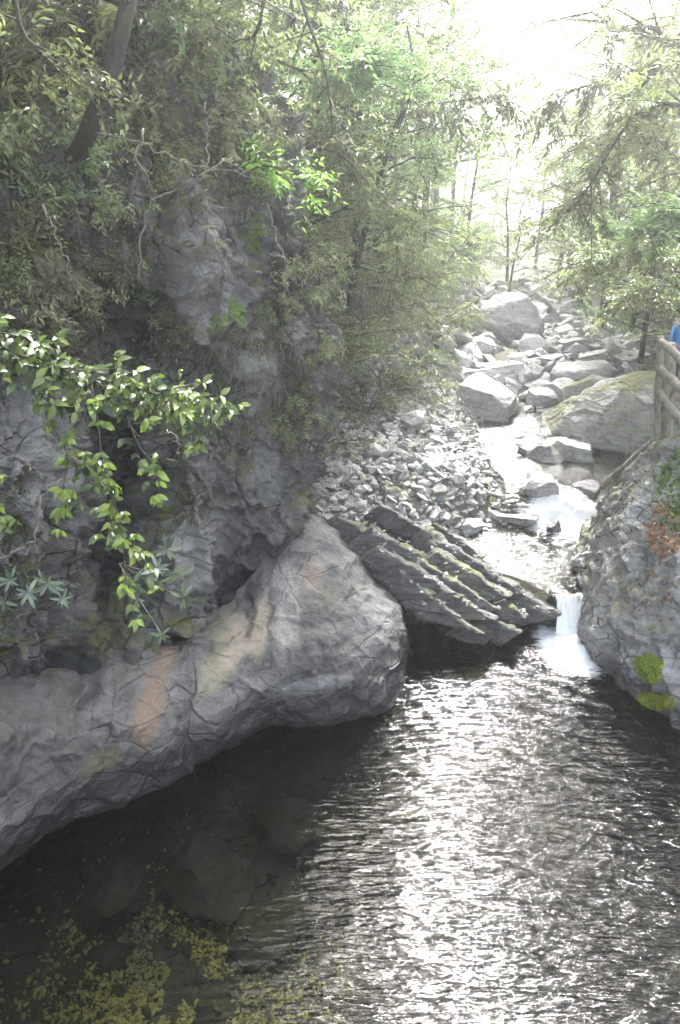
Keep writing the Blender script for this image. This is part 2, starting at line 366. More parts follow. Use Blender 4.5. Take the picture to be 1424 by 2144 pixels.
# polished bedrock along the pool's left edge: rows top (back) to under water
L = [
 # top back          lip                 shoulder             middle               waterline          under
 [(-330, 1480, 4.0), (-330, 1560, 3.3), (-330, 1640, 3.1), (-330, 1780, 2.95), (-330, 1930, 3.0), (-330, 2010, 3.35)],
 [(0, 1400, 5.3), (0, 1500, 4.45), (0, 1560, 4.15), (0, 1690, 4.0), (0, 1832, 4.13), (0, 1880, 4.5)],
 [(70, 1400, 5.5), (70, 1510, 4.65), (70, 1580, 4.45), (70, 1680, 4.3), (70, 1795, 4.36), (70, 1850, 4.7)],
 [(150, 1380, 5.7), (150, 1495, 4.95), (150, 1550, 4.65), (150, 1640, 4.5), (150, 1750, 4.6), (150, 1810, 5.0)],
 [(240, 1350, 6.1), (235, 1400, 5.4), (235, 1470, 5.0), (240, 1570, 4.8), (240, 1700, 4.9), (240, 1760, 5.3)],
 [(330, 1330, 6.3), (325, 1378, 5.7), (330, 1440, 5.35), (335, 1530, 5.1), (335, 1650, 5.15), (335, 1700, 5.6)],
 [(380, 1320, 6.5), (372, 1370, 5.86), (374, 1440, 5.5), (376, 1520, 5.27), (379, 1621, 5.28), (379, 1680, 5.8)],
 [(420, 1290, 6.7), (425, 1350, 6.0), (425, 1420, 5.6), (425, 1500, 5.35), (425, 1594, 5.4), (425, 1660, 5.9)],
 [(510, 1230, 7.1), (510, 1330, 6.25), (510, 1400, 5.9), (515, 1470, 5.65), (520, 1555, 5.7), (520, 1610, 6.2)],
 [(560, 1120, 7.7), (565, 1230, 6.9), (580, 1330, 6.3), (590, 1430, 5.85), (600, 1532, 5.85), (600, 1590, 6.4)],
 [(625, 1065, 8.1), (640, 1150, 7.4), (660, 1280, 6.6), (680, 1400, 6.05), (690, 1517, 5.98), (690, 1575, 6.5)],
 [(690, 1120, 8.2), (720, 1185, 7.5), (740, 1290, 6.75), (760, 1400, 6.25), (775, 1500, 6.15), (775, 1560, 6.6)],
 [(760, 1190, 8.2), (790, 1230, 7.6), (812, 1300, 7.0), (825, 1390, 6.6), (822, 1481, 6.35), (822, 1540, 6.8)],
 [(770, 1190, 8.5), (815, 1245, 8.0), (833, 1310, 7.5), (840, 1380, 7.2), (836, 1440, 6.9), (830, 1500, 7.2)],
 [(740, 1180, 9.2), (790, 1240, 8.8), (810, 1300, 8.5), (820, 1360, 8.2), (820, 1410, 8.0), (810, 1450, 8.2)]]
L = [c[:-1] + [(c[4][0], c[4][1] - 4, c[4][2] + .75)] for c in L]
ctrl = [[W(*p) for p in c] for c in L]; ctrl = np.array([[p + (-.5, -6., 0) for p in ctrl[0]], [p + (-.6, -2.5, 0) for p in ctrl[0]]] + ctrl).transpose(1, 0, 2)
marks = []
def st(px, py, Y, rx, rz, col): marks.append((tuple(W(px, py, Y)), rx, rz, col))
st(275, 1400, 5.2, .22, .2, (.2, .11, .07)); st(310, 1500, 5.1, .17, .42, (.22, .155, .11)); st(545, 1310, 6.4, .12, .25, (.3, .26, .2)); st(655, 1185, 7.2, .2, .16, (.27, .22, .18)); st(450, 1410, 5.7, .25, .16, (.24, .23, .16)); st(500, 1345, 6.2, .2, .08, (.32, .27, .22))
st(600, 1260, 6.6, .22, .4, (.34, .33, .31)); st(640, 1430, 6., .5, .12, (.32, .32, .31)); st(200, 1640, 4.5, .2, .2, (.16, .15, .09))
m_low = rock_mat("polished_stone", ss=(2.2, 2.2, 4.5), dark=(.016, .016, .016), light=(.145, .145, .142), cr=.5, moss=.1, scale=.8, strata=(.9, .5, 0), bump=.6, wet=.34, stain_and_light=marks, up=(.5, .95), rough=.7)
low, LV, LF = relief("bedrock_shelf", ctrl, 640, 260, .26, 5, m_low, big=.27, layers=.12, fine=.6, ax=(-.5, .3, 1), lscale=6)
low_b = bvh_of(LV, LF)

# right bank
bt = lambda px, py, Y: tuple(W(px, py, Y)[[0, 2]])
cols = [(3.2, 5.0, 5.9, 2.5), (5.0, 4.35, 5.3, 2.5), (6.0, 3.72, 4.8, 2.5), (6.6, 3.3, 4.55, 2.5), (7.2, 3.22, 4.4, 2.5), (7.8, 3.28) + bt(1424, 915, 7.9), (8.3, 3.35) + bt(1400, 925, 8.3), (8.7, 3.42) + bt(1372, 938, 8.7), (9.05, 3.6) + bt(1335, 972, 9.05), (9.45, 3.8) + bt(1298, 1012, 9.45), (9.9, 3.9) + bt(1262, 1072, 9.9), (10.5, 4.45, 4.8, 1.2), (11.2, 5.4, 5.7, 1.4)]
net = []
for (Y, x0, x1, zt) in cols:
    z0 = .5 if Y < 8 else .75; c = [(x0 + .25, Y + .1, -.8), (x0 + .06, Y, -.25), (x0 - .02, Y, .12), (x0 + .0, Y, z0)]
    for f, g_ in ((.28, .4), (.55, .68), (.8, .87)): c.append((x0 + (x1 - x0) * f, Y, z0 + (zt - z0) * g_))
    c += [(x1, Y, zt), (x1 + .5, Y, zt + .0), (x1 + 1.3, Y, zt - .1 if zt > 2 else zt - .3), (x1 + 2.2, Y, zt - .35)]
    net.append(c)
net = np.array(net).transpose(1, 0, 2)
m_bank = rock_mat("bank_stone", ss=(2., 2., 5), dark=(.1, .1, .098), light=(.46, .46, .45), moss=.5, cr=.9, mscale=1.6, scale=1.3, strata=(.5, -.6, 0), bump=.8, wet=.12, up=(.15, .75))
bank, BV, BF = relief("rock_bank", net[::-1], 560, 420, .16, 33, m_bank, big=1., layers=.45, ax=(.3, .3, 1), lscale=6, flip=True)
bank_b = bvh_of(BV, BF)
SOLID = [ter, cliff_b, low_b, bank_b]

# ================================================================ water
def water_mat(name, tint, foam=True, rscale=9., bstr=.35):
    m, nt, out, N, L = newmat(name)
    tc = N('ShaderNodeTexCoord'); at = N('ShaderNodeAttribute', _attribute_name='tint')
    mp = N('ShaderNodeMapping'); L(tc.outputs['Object'], mp.inputs[0]); mp.inputs['Scale'].default_value = (.4, 2.0, 1)
    n1 = noise(N, L, mp.outputs[0], rscale, 2, .5, .35); n2 = noise(N, L, mp.outputs[0], rscale * 2.6, 2, .5, .2)
    bp = N('ShaderNodeBump'); bp.inputs['Strength'].default_value = bstr; bp.inputs['Distance'].default_value = .055
    L(mul(N, L, n1, mul(N, L, n2, .3), 'ADD'), bp.inputs['Height'])
    at2 = N('ShaderNodeAttribute', _attribute_name='calm'); L(mul(N, L, at2.outputs['Fac'], bstr), bp.inputs['Strength'])
    fr = N('ShaderNodeFresnel'); fr.inputs[0].default_value = 1.38; L(bp.outputs[0], fr.inputs['Normal'])
    tr = N('ShaderNodeBsdfTransparent'); tr.inputs[0].default_value = tint + (1,)
    gl = N('ShaderNodeBsdfGlossy'); gl.inputs['Roughness'].default_value = .04; L(bp.outputs[0], gl.inputs['Normal'])
    mx = N('ShaderNodeMixShader'); L(fr.outputs[0], mx.inputs[0]); L(tr.outputs[0], mx.inputs[1]); L(gl.outputs[0], mx.inputs[2])
    df = N('ShaderNodeBsdfPrincipled'); df.inputs['Base Color'].default_value = (.8, .82, .84, 1); df.inputs['Roughness'].default_value = .5
    fn = noise(N, L, mp.outputs[0], 14, 5, .7, 1.)
    s = mul(N, L, at.outputs['Fac'], fn, 'ADD'); ff = mrange(N, L, s, .85, 1.15)
    mx2 = N('ShaderNodeMixShader'); L(ff, mx2.inputs[0]); L(mx.outputs[0], mx2.inputs[1]); L(df.outputs[0], mx2.inputs[2]); L(mx2.outputs[0], out.inputs[0])
    return m
def water_obj(name, g, foam, calm, mat):
    mb = MB().add(g.reshape(-1, 3), gridfaces(*g.shape[:2]), foam.ravel()); o = mb.obj(name, mat)
    a = o.data.attributes.new('calm', 'FLOAT', 'POINT'); a.data.foreach_set('value', calm.ravel().astype(np.float32))
    return tag(o, kind='structure')
nx, ny = 420, 420
X, Y = np.meshgrid(np.linspace(-6.5, 5.2, nx), np.linspace(-1.5, 8.05, ny))
act = sstep(-.6, 1.6, X - .25 * (Y - 4) - .1 * 0) * .82 + .18                     # rippled where the current runs, calm to the left
r = np.hypot(X - 3.1, Y - 7.5); act = np.maximum(act, np.exp(-(r / 2.2) ** 2)); act *= 1 - .75 * sstep(.9, 0, Y - 6.6) * 0
P2 = np.stack([X.ravel(), Y.ravel(), 0 * X.ravel()], 1)
wz = .010 * np.sin(r * 24 + 3.5 * fbm(P2 * 1.2, 3, 4).reshape(X.shape)) * np.exp(-r / 3.5)
wz = wz + .016 * (1 - 2 * np.abs(fbm(P2 * np.array((1.2, 5.2, 1)), 3, 40))).reshape(X.shape) + .008 * (1 - 2 * np.abs(fbm(P2 * np.array((3.2, 13., 1)), 2, 44))).reshape(X.shape)
rim = np.exp(-(np.hypot(X - 3.1, (Y - 7.68) * .9) / .4) ** 2) * 1.35 + np.exp(-(np.hypot(X - 2.95, (Y - 7.3) * .8) / .42) ** 2) * .75
rim = rim * (.75 + .5 * (.5 + .5 * fbm(P2 * 5, 3, 91).reshape(X.shape)))
act = act * .75; g = np.stack([X, Y, wz * .55 * act + .06 * rim * fbm(P2 * 6, 3, 1).reshape(X.shape) + .1 * np.exp(-(np.hypot(X - 3.12, Y - 7.85) / .22) ** 2)], -1)
water_obj("pool_water", g, rim, act * .9 + .1, water_mat("pool_water", (.31, .315, .29), rscale=8, bstr=.8))
secs = [(7.97, 2.85, 3.5, .47), (8.1, 2.7, 3.5, .52), (8.35, 2.4, 3.6, .58), (8.8, 1.7, 3.8, .6), (9.5, 1.5, 4.2, .62), (9.8, 2.2, 4.3, .72), (10.1, 2.6, 4.4, .98), (10.5, 2.7, 4.9, 1.18), (11.2, 2.6, 5.8, 1.24), (12.0, 2.5, 5.8, 1.3), (12.5, 2.5, 5.6, 1.48), (13.6, 2.4, 5.4, 1.6), (15, 2.4, 5.2, 1.95), (17, 2.6, 5.6, 2.3)]
S = crom(secs, 500); t = np.linspace(0, 1, 160)[None]
X = S[:, 1:2] * (1 - t) + S[:, 2:3] * t; Y = S[:, 0:1] + 0 * X; Z = S[:, 3:4] + 0 * X
P2 = np.stack([X.ravel(), Y.ravel(), 0 * X.ravel()], 1); nz = fbm(P2 * np.array((4, 4, 1)), 3, 8).reshape(X.shape)
sl_ = np.gradient(S[:, 3]) / np.maximum(np.gradient(S[:, 0]), 1e-4); fo = np.clip(sl_, 0, 1.2)[:, None] * np.exp(-((X - 3.55) / .75) ** 2) * .95
fo = fo + .35 * np.exp(-(np.hypot(X - 3.5, (Y - 9.6)) / .5) ** 2) + .5 * np.exp(-((Y - 7.85) / .08) ** 2)
Z = Z + .012 * nz + .09 * np.clip(fo, 0, 1) * fbm(P2 * np.array((5, 8, 1)), 3, 19).reshape(X.shape)
water_obj("stream_water", np.stack([X, Y, Z], -1), fo, 0 * X + .8, water_mat("stream_water", (.5, .5, .46), rscale=11, bstr=.6))

# the little waterfall: strands of white water bending over the lip
def fall_mat():
    m, nt, out, N, L = newmat("falling_water")
    tc = N('ShaderNodeTexCoord'); mp = N('ShaderNodeMapping'); L(tc.outputs['Object'], mp.inputs[0]); mp.inputs['Scale'].default_value = (15, 4, 2.2)
    n = noise(N, L, mp.outputs[0], 1.4, 5, .6, .4); df = N('ShaderNodeBsdfPrincipled'); df.inputs['Base Color'].default_value = (.82, .84, .86, 1); df.inputs['Roughness'].default_value = .35
    tr = N('ShaderNodeBsdfTransparent'); mx = N('ShaderNodeMixShader'); at = N('ShaderNodeAttribute', _attribute_name='tint')
    L(mrange(N, L, mul(N, L, n, at.outputs['Fac'], 'ADD'), .75, 1.0), mx.inputs[0]); L(tr.outputs[0], mx.inputs[1]); L(df.outputs[0], mx.inputs[2]); L(mx.outputs[0], out.inputs[0]); return m
u, v = np.meshgrid(np.linspace(0, 1, 90), np.linspace(0, 1, 70)); q = np.stack([u.ravel() * 9, v.ravel() * 1.5, 0 * u.ravel()], 1)
n1 = fbm(q, 4, 3).reshape(u.shape)
X = 2.88 + .5 * u + .03 * n1; Y = 8.0 - .22 * v ** .8 + .06 * n1; Z = .5 - .48 * v ** 1.5 + .03 * n1 * v
mbf = MB(); mbf.add(np.stack([X, Y, Z], -1).reshape(-1, 3), gridfaces(70, 90), (.44 + .35 * v).ravel())
tag(mbf.obj("waterfall", fall_mat()), kind='structure')

# ================================================================ stones
import bmesh
_ico = {}
def ico(s):
    if s not in _ico:
        b = bmesh.new(); bmesh.ops.create_icosphere(b, subdivisions=s, radius=1); b.verts.ensure_lookup_table()
        _ico[s] = (np.array([v.co[:] for v in b.verts]), np.array([[v.index for v in f.verts] for f in b.faces])); b.free()
    return _ico[s]
def stone(seed, dims=(1, 1, 1), planes=9, box=False, sub=4, rough=.05, lo=.55, hi=.95, edge=.04, soft=1.):
    r = np.random.default_rng(seed); V, F = ico(sub); V = V.copy() * 1.25
    if box:
        for ax in range(3):
            for sg in (-1, 1):
                n = np.zeros(3); n[ax] = sg; n = nrm(n + r.normal(0, .1, 3)); d = r.uniform(.62, .72)
                e = np.maximum(V @ n - d, 0); V = V - n * (e * soft)[:, None]
    for _ in range(planes):
        n = nrm(r.normal(0, 1, 3)); d = r.uniform(lo, hi); e = np.maximum(V @ n - d, 0); V = V - n * (e * soft)[:, None]
    V = V * np.array(dims)
    q = V / max(dims) * 2.2 + seed
    V = V + nrm(V) * (rough * fbm(q, 4, seed)[:, None] + rough * .5 * fbm(q * 4, 3, seed + 1)[:, None]) * max(dims)
    return V, F
def rotm(rx, ry, rz): return np.array(Matrix.Rotation(rz, 3, 'Z') @ Matrix.Rotation(ry, 3, 'Y') @ Matrix.Rotation(rx, 3, 'X'))

m_stone = rock_mat("boulder_stone", (.12, .12, .118), (.42, .415, .4), moss=.25, mscale=1.5, scale=1.6, strata=(.3, .3, 0), bump=.6)
m_mossy = rock_mat("mossy_stone", (.15, .15, .145), (.42, .42, .4), moss=.7, mscale=1.2, scale=1.6, strata=(.3, .3, 0), bump=.7, mosscol=(.13, .13, .045))
m_pale = rock_mat("pale_stone", (.2, .2, .195), (.46, .455, .44), moss=.15, scale=1.5, strata=(.1, .1, 0), bump=.5)
m_dark = rock_mat("wet_stone", (.03, .03, .032), (.13, .13, .13), moss=.1, scale=1.8, bump=.6, rough=.45)
MM = dict(s=m_stone, m=m_mossy, p=m_pale, d=m_dark)
# px, py of the base centre, width px, height/width, depth/width, turn, (tilt x, tilt y), kind, box, seed, label
BL = [
 (1022, 822, 165, .30, .75, 12, (2, -6), 'p', 1, 3, "long flat pale boulder with a dark layered side at the top of the scree bank"),
 (1030, 893, 160, .52, .8, -25, (6, 8), 'p', 1, 12, "big pale block with a dark shaded right face beside the upper stream"),
 (1135, 858, 66, .5, .8, 20, (0, 4), 's', 0, 5, "small grey wedge rock between the pale block and the mossy boulder, at the water"),
 (1118, 800, 40, .75, .9, 0, (0, 0), 's', 0, 6, "round grey cobble right of the long flat pale boulder"),
 (1130, 822, 52, .42, .8, 10, (0, 3), 'p', 0, 7, "low pale oval stone just under the round grey cobble"),
 (1222, 828, 104, .55, .8, 15, (0, -8), 's', 0, 8, "broad grey boulder with a hollow dark front behind the mossy dark rock"),
 (1178, 850, 46, .9, .8, -10, (0, 8), 'p', 0, 9, "upright pale stone leaning left behind the mossy dark rock"),
 (1228, 868, 100, .5, .8, -8, (0, -12), 'm', 0, 10, "moss-topped dark rock at the edge of the upper pool"),
 (1283, 842, 40, .55, .8, 0, (0, 0), 'm', 0, 11, "small yellow-green mossy round stone above the big sloping boulder"),
 (1204, 1000, 112, .62, .8, -12, (0, 3), 's', 1, 13, "square-cut dark boulder with a pale top standing midstream above the rapids"),
 (1122, 982, 62, .72, .8, 10, (0, 0), 's', 1, 14, "blocky grey rock left of the square-cut midstream boulder"),
 (1150, 1006, 62, .8, .9, 0, (0, 0), 's', 0, 15, "rounded grey boulder in front of the square-cut midstream boulder"),
 (1208, 1012, 60, .42, .8, 15, (0, -6), 's', 0, 16, "small stone with pale ridges at the foot of the square-cut midstream boulder"),
 (1142, 1062, 70, .7, .8, 5, (0, 8), 's', 0, 17, "dark-footed rounded rock on the left bank of the rapids"),
 (1228, 1056, 62, .62, .8, -10, (0, -18), 'd', 0, 18, "dark wet rock splitting the rapids"),
 (1112, 1040, 44, .6, .8, 30, (0, 0), 's', 0, 19, "small angular stone squeezed left of the dark-footed rock"),
 (1070, 1112, 128, .3, .7, -8, (4, 5), 's', 1, 20, "low dark flat rock with an undercut edge above the upper pool"),
 (1160, 1125, 42, .95, .6, 20, (10, -25), 'd', 1, 21, "pointed wet rock tilted against the rapids' white water"),
 (1070, 716, 96, .68, .8, 0, (0, 0), 'p', 0, 22, "large domed boulder at the far end of the scree under the trees"),
 (1118, 712, 70, .75, .8, 0, (0, 0), 's', 1, 23, "dark square boulder right of the large domed boulder"),
 (985, 1118, 42, .7, .8, 0, (0, 0), 'p', 0, 24, "white rounded stone behind the tilted slabs"),
 (1010, 745, 60, .5, .8, 0, (0, 0), 'p', 0, 25, "pale low boulder left of the large domed boulder"),
 (1165, 775, 70, .4, .8, 20, (0, -10), 's', 1, 26, "thin grey slab lying on the far scree above the broad grey boulder"),
 (1250, 772, 80, .4, .8, -15, (0, -14), 's', 1, 27, "tilted grey slab on the far scree, midway to the fence"),
 (1330, 776, 84, .38, .8, 10, (0, -12), 's', 1, 28, "tilted grey slab on the far scree next to the fence post"),
 (1205, 738, 74, .36, .8, 0, (0, -10), 's', 1, 29, "flat grey stone below the dark hillside trees"),
 (1290, 735, 66, .36, .8, 25, (0, -10), 's', 1, 30, "flat stone under the hillside trunks, nearest the hillside"),
 (785, 965, 52, .55, .8, 0, (0, 0), 'p', 0, 31, "pale stone on the scree beside the cliff's corner"),
 (870, 900, 46, .7, .8, 0, (0, 0), 'p', 0, 32, "pale block at the top of the scree under the bushes"),
 (905, 985, 44, .5, .8, 0, (0, 0), 'p', 0, 33, "pale flat stone in the middle of the scree"),
 (690, 1000, 42, .5, .8, 0, (0, 0), 'd', 0, 34, "dark stone at the cliff foot on the scree's left edge"),
 (700, 1140, 44, .8, .8, 0, (0, 0), 'd', 0, 35, "dark round stone wedged between polished bedrock and the tilted slabs"),
]
for (px, py, wpx, hr, dr, tz, (ta, tb), mk, bx_, sd_, lab) in BL:
    h = see(px, py, [ter]); p = h[0]; fc = p.y * cp + (CAMZ - p.z) * sp; wd = wpx / FPX * fc / 2 * 1.12
    V, F = stone(sd_, (1, dr, hr * 1.25), planes=9 if bx_ else 13, box=bool(bx_), sub=5, rough=.085, lo=.6 if bx_ else .7, hi=1.05)
    V = V * wd
    V = V @ rotm(rad(ta), rad(tb), rad(tz)).T; V[:, 2] -= np.quantile(V[:, 2], .08)
    o = MB().add(V, F).obj("boulder", MM[mk]); o.location = (p.x, p.y + wd * dr * .8, p.z - .04)
    tag(o, lab, "boulder", "boulders in and along the stream")
# the large mossy boulder sloping from the fence down to the stream
net = [[(4.2, 14.2, 1.2), (4.9, 14.3, 1.3), (5.8, 14.3, 1.8), (6.6, 14.3, 2.0), (7.3, 13.8, 1.9)],
       [(3.95, 13.3, 1.5), (4.6, 13.2, 1.95), (5.3, 13.0, 2.35), (6.3, 12.9, 2.55), (7.1, 12.9, 2.3)],
       [(3.9, 12.8, 1.4), (4.5, 12.5, 1.9), (5.2, 12.2, 2.2), (6.0, 12.0, 2.45), (7.0, 12.0, 2.3)],
       [(3.95, 12.5, 1.2), (4.5, 12.1, 1.55), (5.2, 11.8, 1.7), (6.0, 11.6, 1.8), (7.0, 11.5, 1.8)],
       [(4.1, 12.3, .8), (4.5, 12.0, .8), (5.2, 11.65, .8), (6.0, 11.4, .8), (7.0, 11.2, .8)]]
big, gV, gF = relief("boulder", net, 200, 200, .13, 61, m_mossy, kind=None, big=.9, layers=.4)
tag(big, "largest boulder, yellow-green moss running down its long back towards the stream by the fence", "boulder", "boulders in and along the stream")

# the tilted layered slabs
root = empty("layered_slab", (1.2, 8.1, .6))
tag(root, "fallen slab of dark layered rock split into parallel beams, tilted into the pool below the scree", "rock slab")
m_slab = rock_mat("layered_stone", (.02, .02, .02), (.14, .14, .135), moss=.5, scale=1.5, strata=(0, 0, 0), bump=.9, rough=.75, up=(.4, .85))
A = W(745, 1110, 8.35); B = W(1120, 1305, 7.75); ax = nrm(B - A); up0 = np.array((.15, .3, 1.)); side = nrm(np.cross(up0, ax)); up_ = nrm(np.cross(ax, side))
def beam(p0, p1, hgt, dep, seed, rotz=0, taper=1., skew=0., label=None):
    nL, nk = 110, 44; d = nrm(p1 - p0); sd2 = nrm(np.cross(up_, d)); u2 = np.cross(d, sd2); r_ = np.random.default_rng(seed); ln = np.linalg.norm(p1 - p0)
    th = np.linspace(0, 2 * math.pi, nk, endpoint=False); c, s = np.cos(th), np.sin(th); e = .3
    cyv = np.sign(c) * np.abs(c) ** e * dep / 2; czv = np.sign(s) * np.abs(s) ** e * hgt / 2
    tt = np.concatenate([[-.001, 0, 0], np.linspace(0.004, .996, nL - 6), [1, 1, 1.001]]); sc = np.concatenate([[0.001, .6, .93], np.ones(nL - 6), [.93, .6, .001]])
    G = []
    for t_, s_ in zip(tt, sc):
        k = 1 + (taper - 1) * t_
        off = (.15 + (skew * .85 - .15) * t_) * (czv / hgt) * s_
        G.append(p0 + d * (t_ * ln) + d * (off[:, None]) + (sd2 * (cyv * s_)[:, None] + u2 * (czv * s_)[:, None]) * k)
    G = np.array(G); P = G.reshape(-1, 3); cen = np.repeat((p0 + d * (tt * ln)[:, None])[:, None], nk, 1).reshape(-1, 3); n = nrm(P - cen)
    q = np.stack([(P - p0) @ d * .6, (P - p0) @ sd2 * 2.5, (P - p0) @ u2 * 9], 1)
    lv = (P - p0) @ u2 * 26 + 1.5 * fbm(q * .5, 2, seed); stp = _hash(np.floor(lv).astype(np.int64), np.zeros(len(P), np.int64), np.zeros(len(P), np.int64), seed)
    disp = .03 * fbm(q, 4, seed) + .016 * (stp - .5) + .045 * fbm(P * 3.1, 3, seed + 2) + .022 * fbm(P * 11, 3, seed + 4)
    f1, f2, cid, off_ = worley(P * 2.6, seed); fh, fe_ = facets(P * 4.5, seed + 3, 14, .6, .7); disp += .05 * (cid - .5) + .07 * fh - .02 * np.exp(-(fe_ / .1) ** 2)
    P = P + n * disp[:, None]
    i = np.arange(nL - 1)[:, None] * nk; j = np.arange(nk)[None]; j2 = (j + 1) % nk
    F = np.stack([(i + j).ravel(), (i + j2).ravel(), (i + nk + j2).ravel(), (i + nk + j).ravel()], 1)
    o = MB().add(P - np.array(root.location), F[:, ::-1]).obj("rock_beam", m_slab, root)
    if label: o['label'] = label
    return P, F[:, ::-1]
def tp(a, b_, h): return (W(*a) - up_ * h / 2, W(*b_) - up_ * h / 2, h)
bms = [tp((822, 1172, 7.92), (960, 1284, 7.42), .34) + (.36, 1, 1, .8), tp((785, 1130, 8.05), (1000, 1266, 7.55), .36) + (.4, 13, 1, .7), tp((765, 1092, 8.25), (1012, 1247, 7.75), .5) + (.36, 3, 1, .6), tp((898, 1141, 8.3), (1037, 1226, 7.95), .42) + (.4, 4, 1, .5),
       tp((880, 1098, 8.8), (1140, 1264, 8.0), .5) + (.5, 5, 1, .5), tp((956, 1294, 7.6), (1033, 1318, 7.5), .24) + (.34, 6, 1, .1), tp((1000, 1276, 7.7), (1082, 1314, 7.5), .28) + (.34, 7, 1, .2), tp((1040, 1240, 7.85), (1084, 1278, 7.72), .3) + (.32, 12, 1, .2),
       tp((700, 1066, 8.5), (808, 1140, 8.2), .36) + (.34, 2, 1, .3), tp((790, 1050, 9.15), (885, 1102, 8.9), .3) + (.4, 8, .9, .1), tp((905, 1088, 9.3), (1008, 1160, 8.9), .2) + (.3, 10, 1, .1)]
slV = []; slF = []; nn = 0
for b in bms:
    P, F = beam(b[0], b[1], b[2], b[3], b[4], taper=b[5], skew=b[6]); slV.append(P); slF.append(F + nn); nn += len(P)
slab_b = bvh_of(np.concatenate(slV), np.concatenate(slF))

# rocks at the waterfall, and the smooth lobe above it
for (p, dims, s_, mk, lab) in [(W(1170, 1290, 8.1), (.13, .2, .22), 51, 'd', "dark wet rock between the tilted slabs and the little waterfall"),
                              (W(1232, 1203, 8.85), (.22, .3, .12), 52, 's', "smooth grey lobe of rock overhanging the little waterfall's lip")]:
    V, F = stone(s_, dims, planes=16, sub=5, rough=.05, lo=.75, hi=1.1); o = MB().add(V, F).obj("boulder", MM[mk]); o.location = p + (0, .12, .12); tag(o, lab, "boulder", "boulders in and along the stream")

# scree: individually placed stones (the largest in the picture) and the fill between them
var = [stone(100 + i, (1, rng.uniform(.6, .9), rng.uniform(.35, .7)), planes=11, box=i % 2 == 0, sub=3, rough=.05, lo=.5, hi=.95) for i in range(10)]
vme = [MB().add(v, f).mesh("scree_stone", [m_stone, m_pale, m_stone, m_mossy, m_pale][i % 5], smooth=False) for i, (v, f) in enumerate(var)]
def in_scree(x, y): return (y > 8.6) and (x > footl(y) - .6) and (x < sleft(y) + .15)
def scree_spot(x, y):
    c = "at the cliff's foot" if x < 730 else "left of the scree's middle" if x < 840 else "right of the scree's middle" if x < 950 else "on the stream side of the scree"
    r_ = ", up under the bushes" if y < 915 else ", halfway up the bank" if y < 975 else ", low on the bank" if y < 1035 else ", just above the tilted slabs"
    return c + r_
n_ = 0; tries = 0; placed = []
while n_ < 250 and tries < 9000:
    tries += 1; px, py = rng.uniform(640, 1090), rng.uniform(850, 1110)
    h = see(px, py, [ter, cliff_b, slab_b, low_b])
    if not h: continue
    p = h[0]
    if not in_scree(p.x, p.y) or abs(p.z - gz(p.x, p.y)) > .02: continue
    s_ = .05 + .11 * rng.random() ** 2
    if any((p.x - a) ** 2 + (p.y - b) ** 2 < (s_ + c) ** 2 * .55 for a, b, c in placed): continue
    placed.append((p.x, p.y, s_))
    vi = int(rng.integers(10)); o = link("scree_stone", vme[vi], None, (p.x, p.y, p.z + s_ * .2), tuple(rng.normal(0, .35, 2)) + (rng.uniform(0, 6.28),), s_)
    tag(o, "%s %s stone %s" % ("large" if s_ > .115 else "medium" if s_ > .075 else "small", ["angular grey", "pale", "rounded grey", "mossy", "pale flat"][vi % 5], scree_spot(px, py)), "stone", "loose stones of the scree bank"); n_ += 1
def stone_fill(name, n, size, pick, mat, lift=.1):
    mb = MB(); k = 0; T = 0
    while k < n and T < n * 30:
        T += 1; p = pick()
        if p is None: continue
        v, f = lowv[int(rng.integers(len(lowv)))]; s_ = size[0] + (size[1] - size[0]) * rng.random() ** 2.2
        R = rotm(rng.normal(0, .5), rng.normal(0, .5), rng.uniform(0, 6.28)); mb.add(v @ R.T * s_ + (p[0], p[1], p[2] + s_ * lift), f); k += 1
    return tag(mb.obj(name, mat, smooth=False), kind='stuff')
lowv = [stone(200 + i, (1, rng.uniform(.55, .9), rng.uniform(.3, .65)), planes=9, box=i % 2 == 0, sub=2, rough=.04, lo=.5, hi=.9) for i in range(12)]
def pk_slab():
    h = see(rng.uniform(690, 1130), rng.uniform(1050, 1290), [slab_b]); return (h[0].x, h[0].y, h[0].z) if h and abs(h[1].z) > .55 else None
def pk_scree():
    y = 8.3 + 6.5 * rng.random(); x = rng.uniform(footl(y) - .8, sleft(y) + .3); return (x, y, gz(x, y))
def pk_far():
    y = rng.uniform(13.5, 26); x = rng.uniform(footl(y), footr(y) + 1.5); return (x, y, gz(x, y))
def pk_right():
    y = rng.uniform(12.5, 19); x = rng.uniform(sright(y) - .8, footr(y) + 1.5); return (x, y, gz(x, y))
tag(stone_fill("pebbles", 130, (.012, .045), pk_slab, m_stone, .3), "loose pebbles and chips caught in the grooves of the tilted slab", "pebbles")
tag(stone_fill("scree", 7500, (.025, .14), pk_scree, m_stone), "gravel and small grey rubble covering the bank between cliff and stream", "rubble")
tag(stone_fill("scree", 900, (.1, .5), pk_far, m_pale), "pale hazy boulders and rubble filling the valley floor far upstream", "rubble")
tag(stone_fill("scree", 900, (.06, .34), pk_right, m_stone), "flat grey rubble on the right bank beyond the mossy boulder", "rubble")
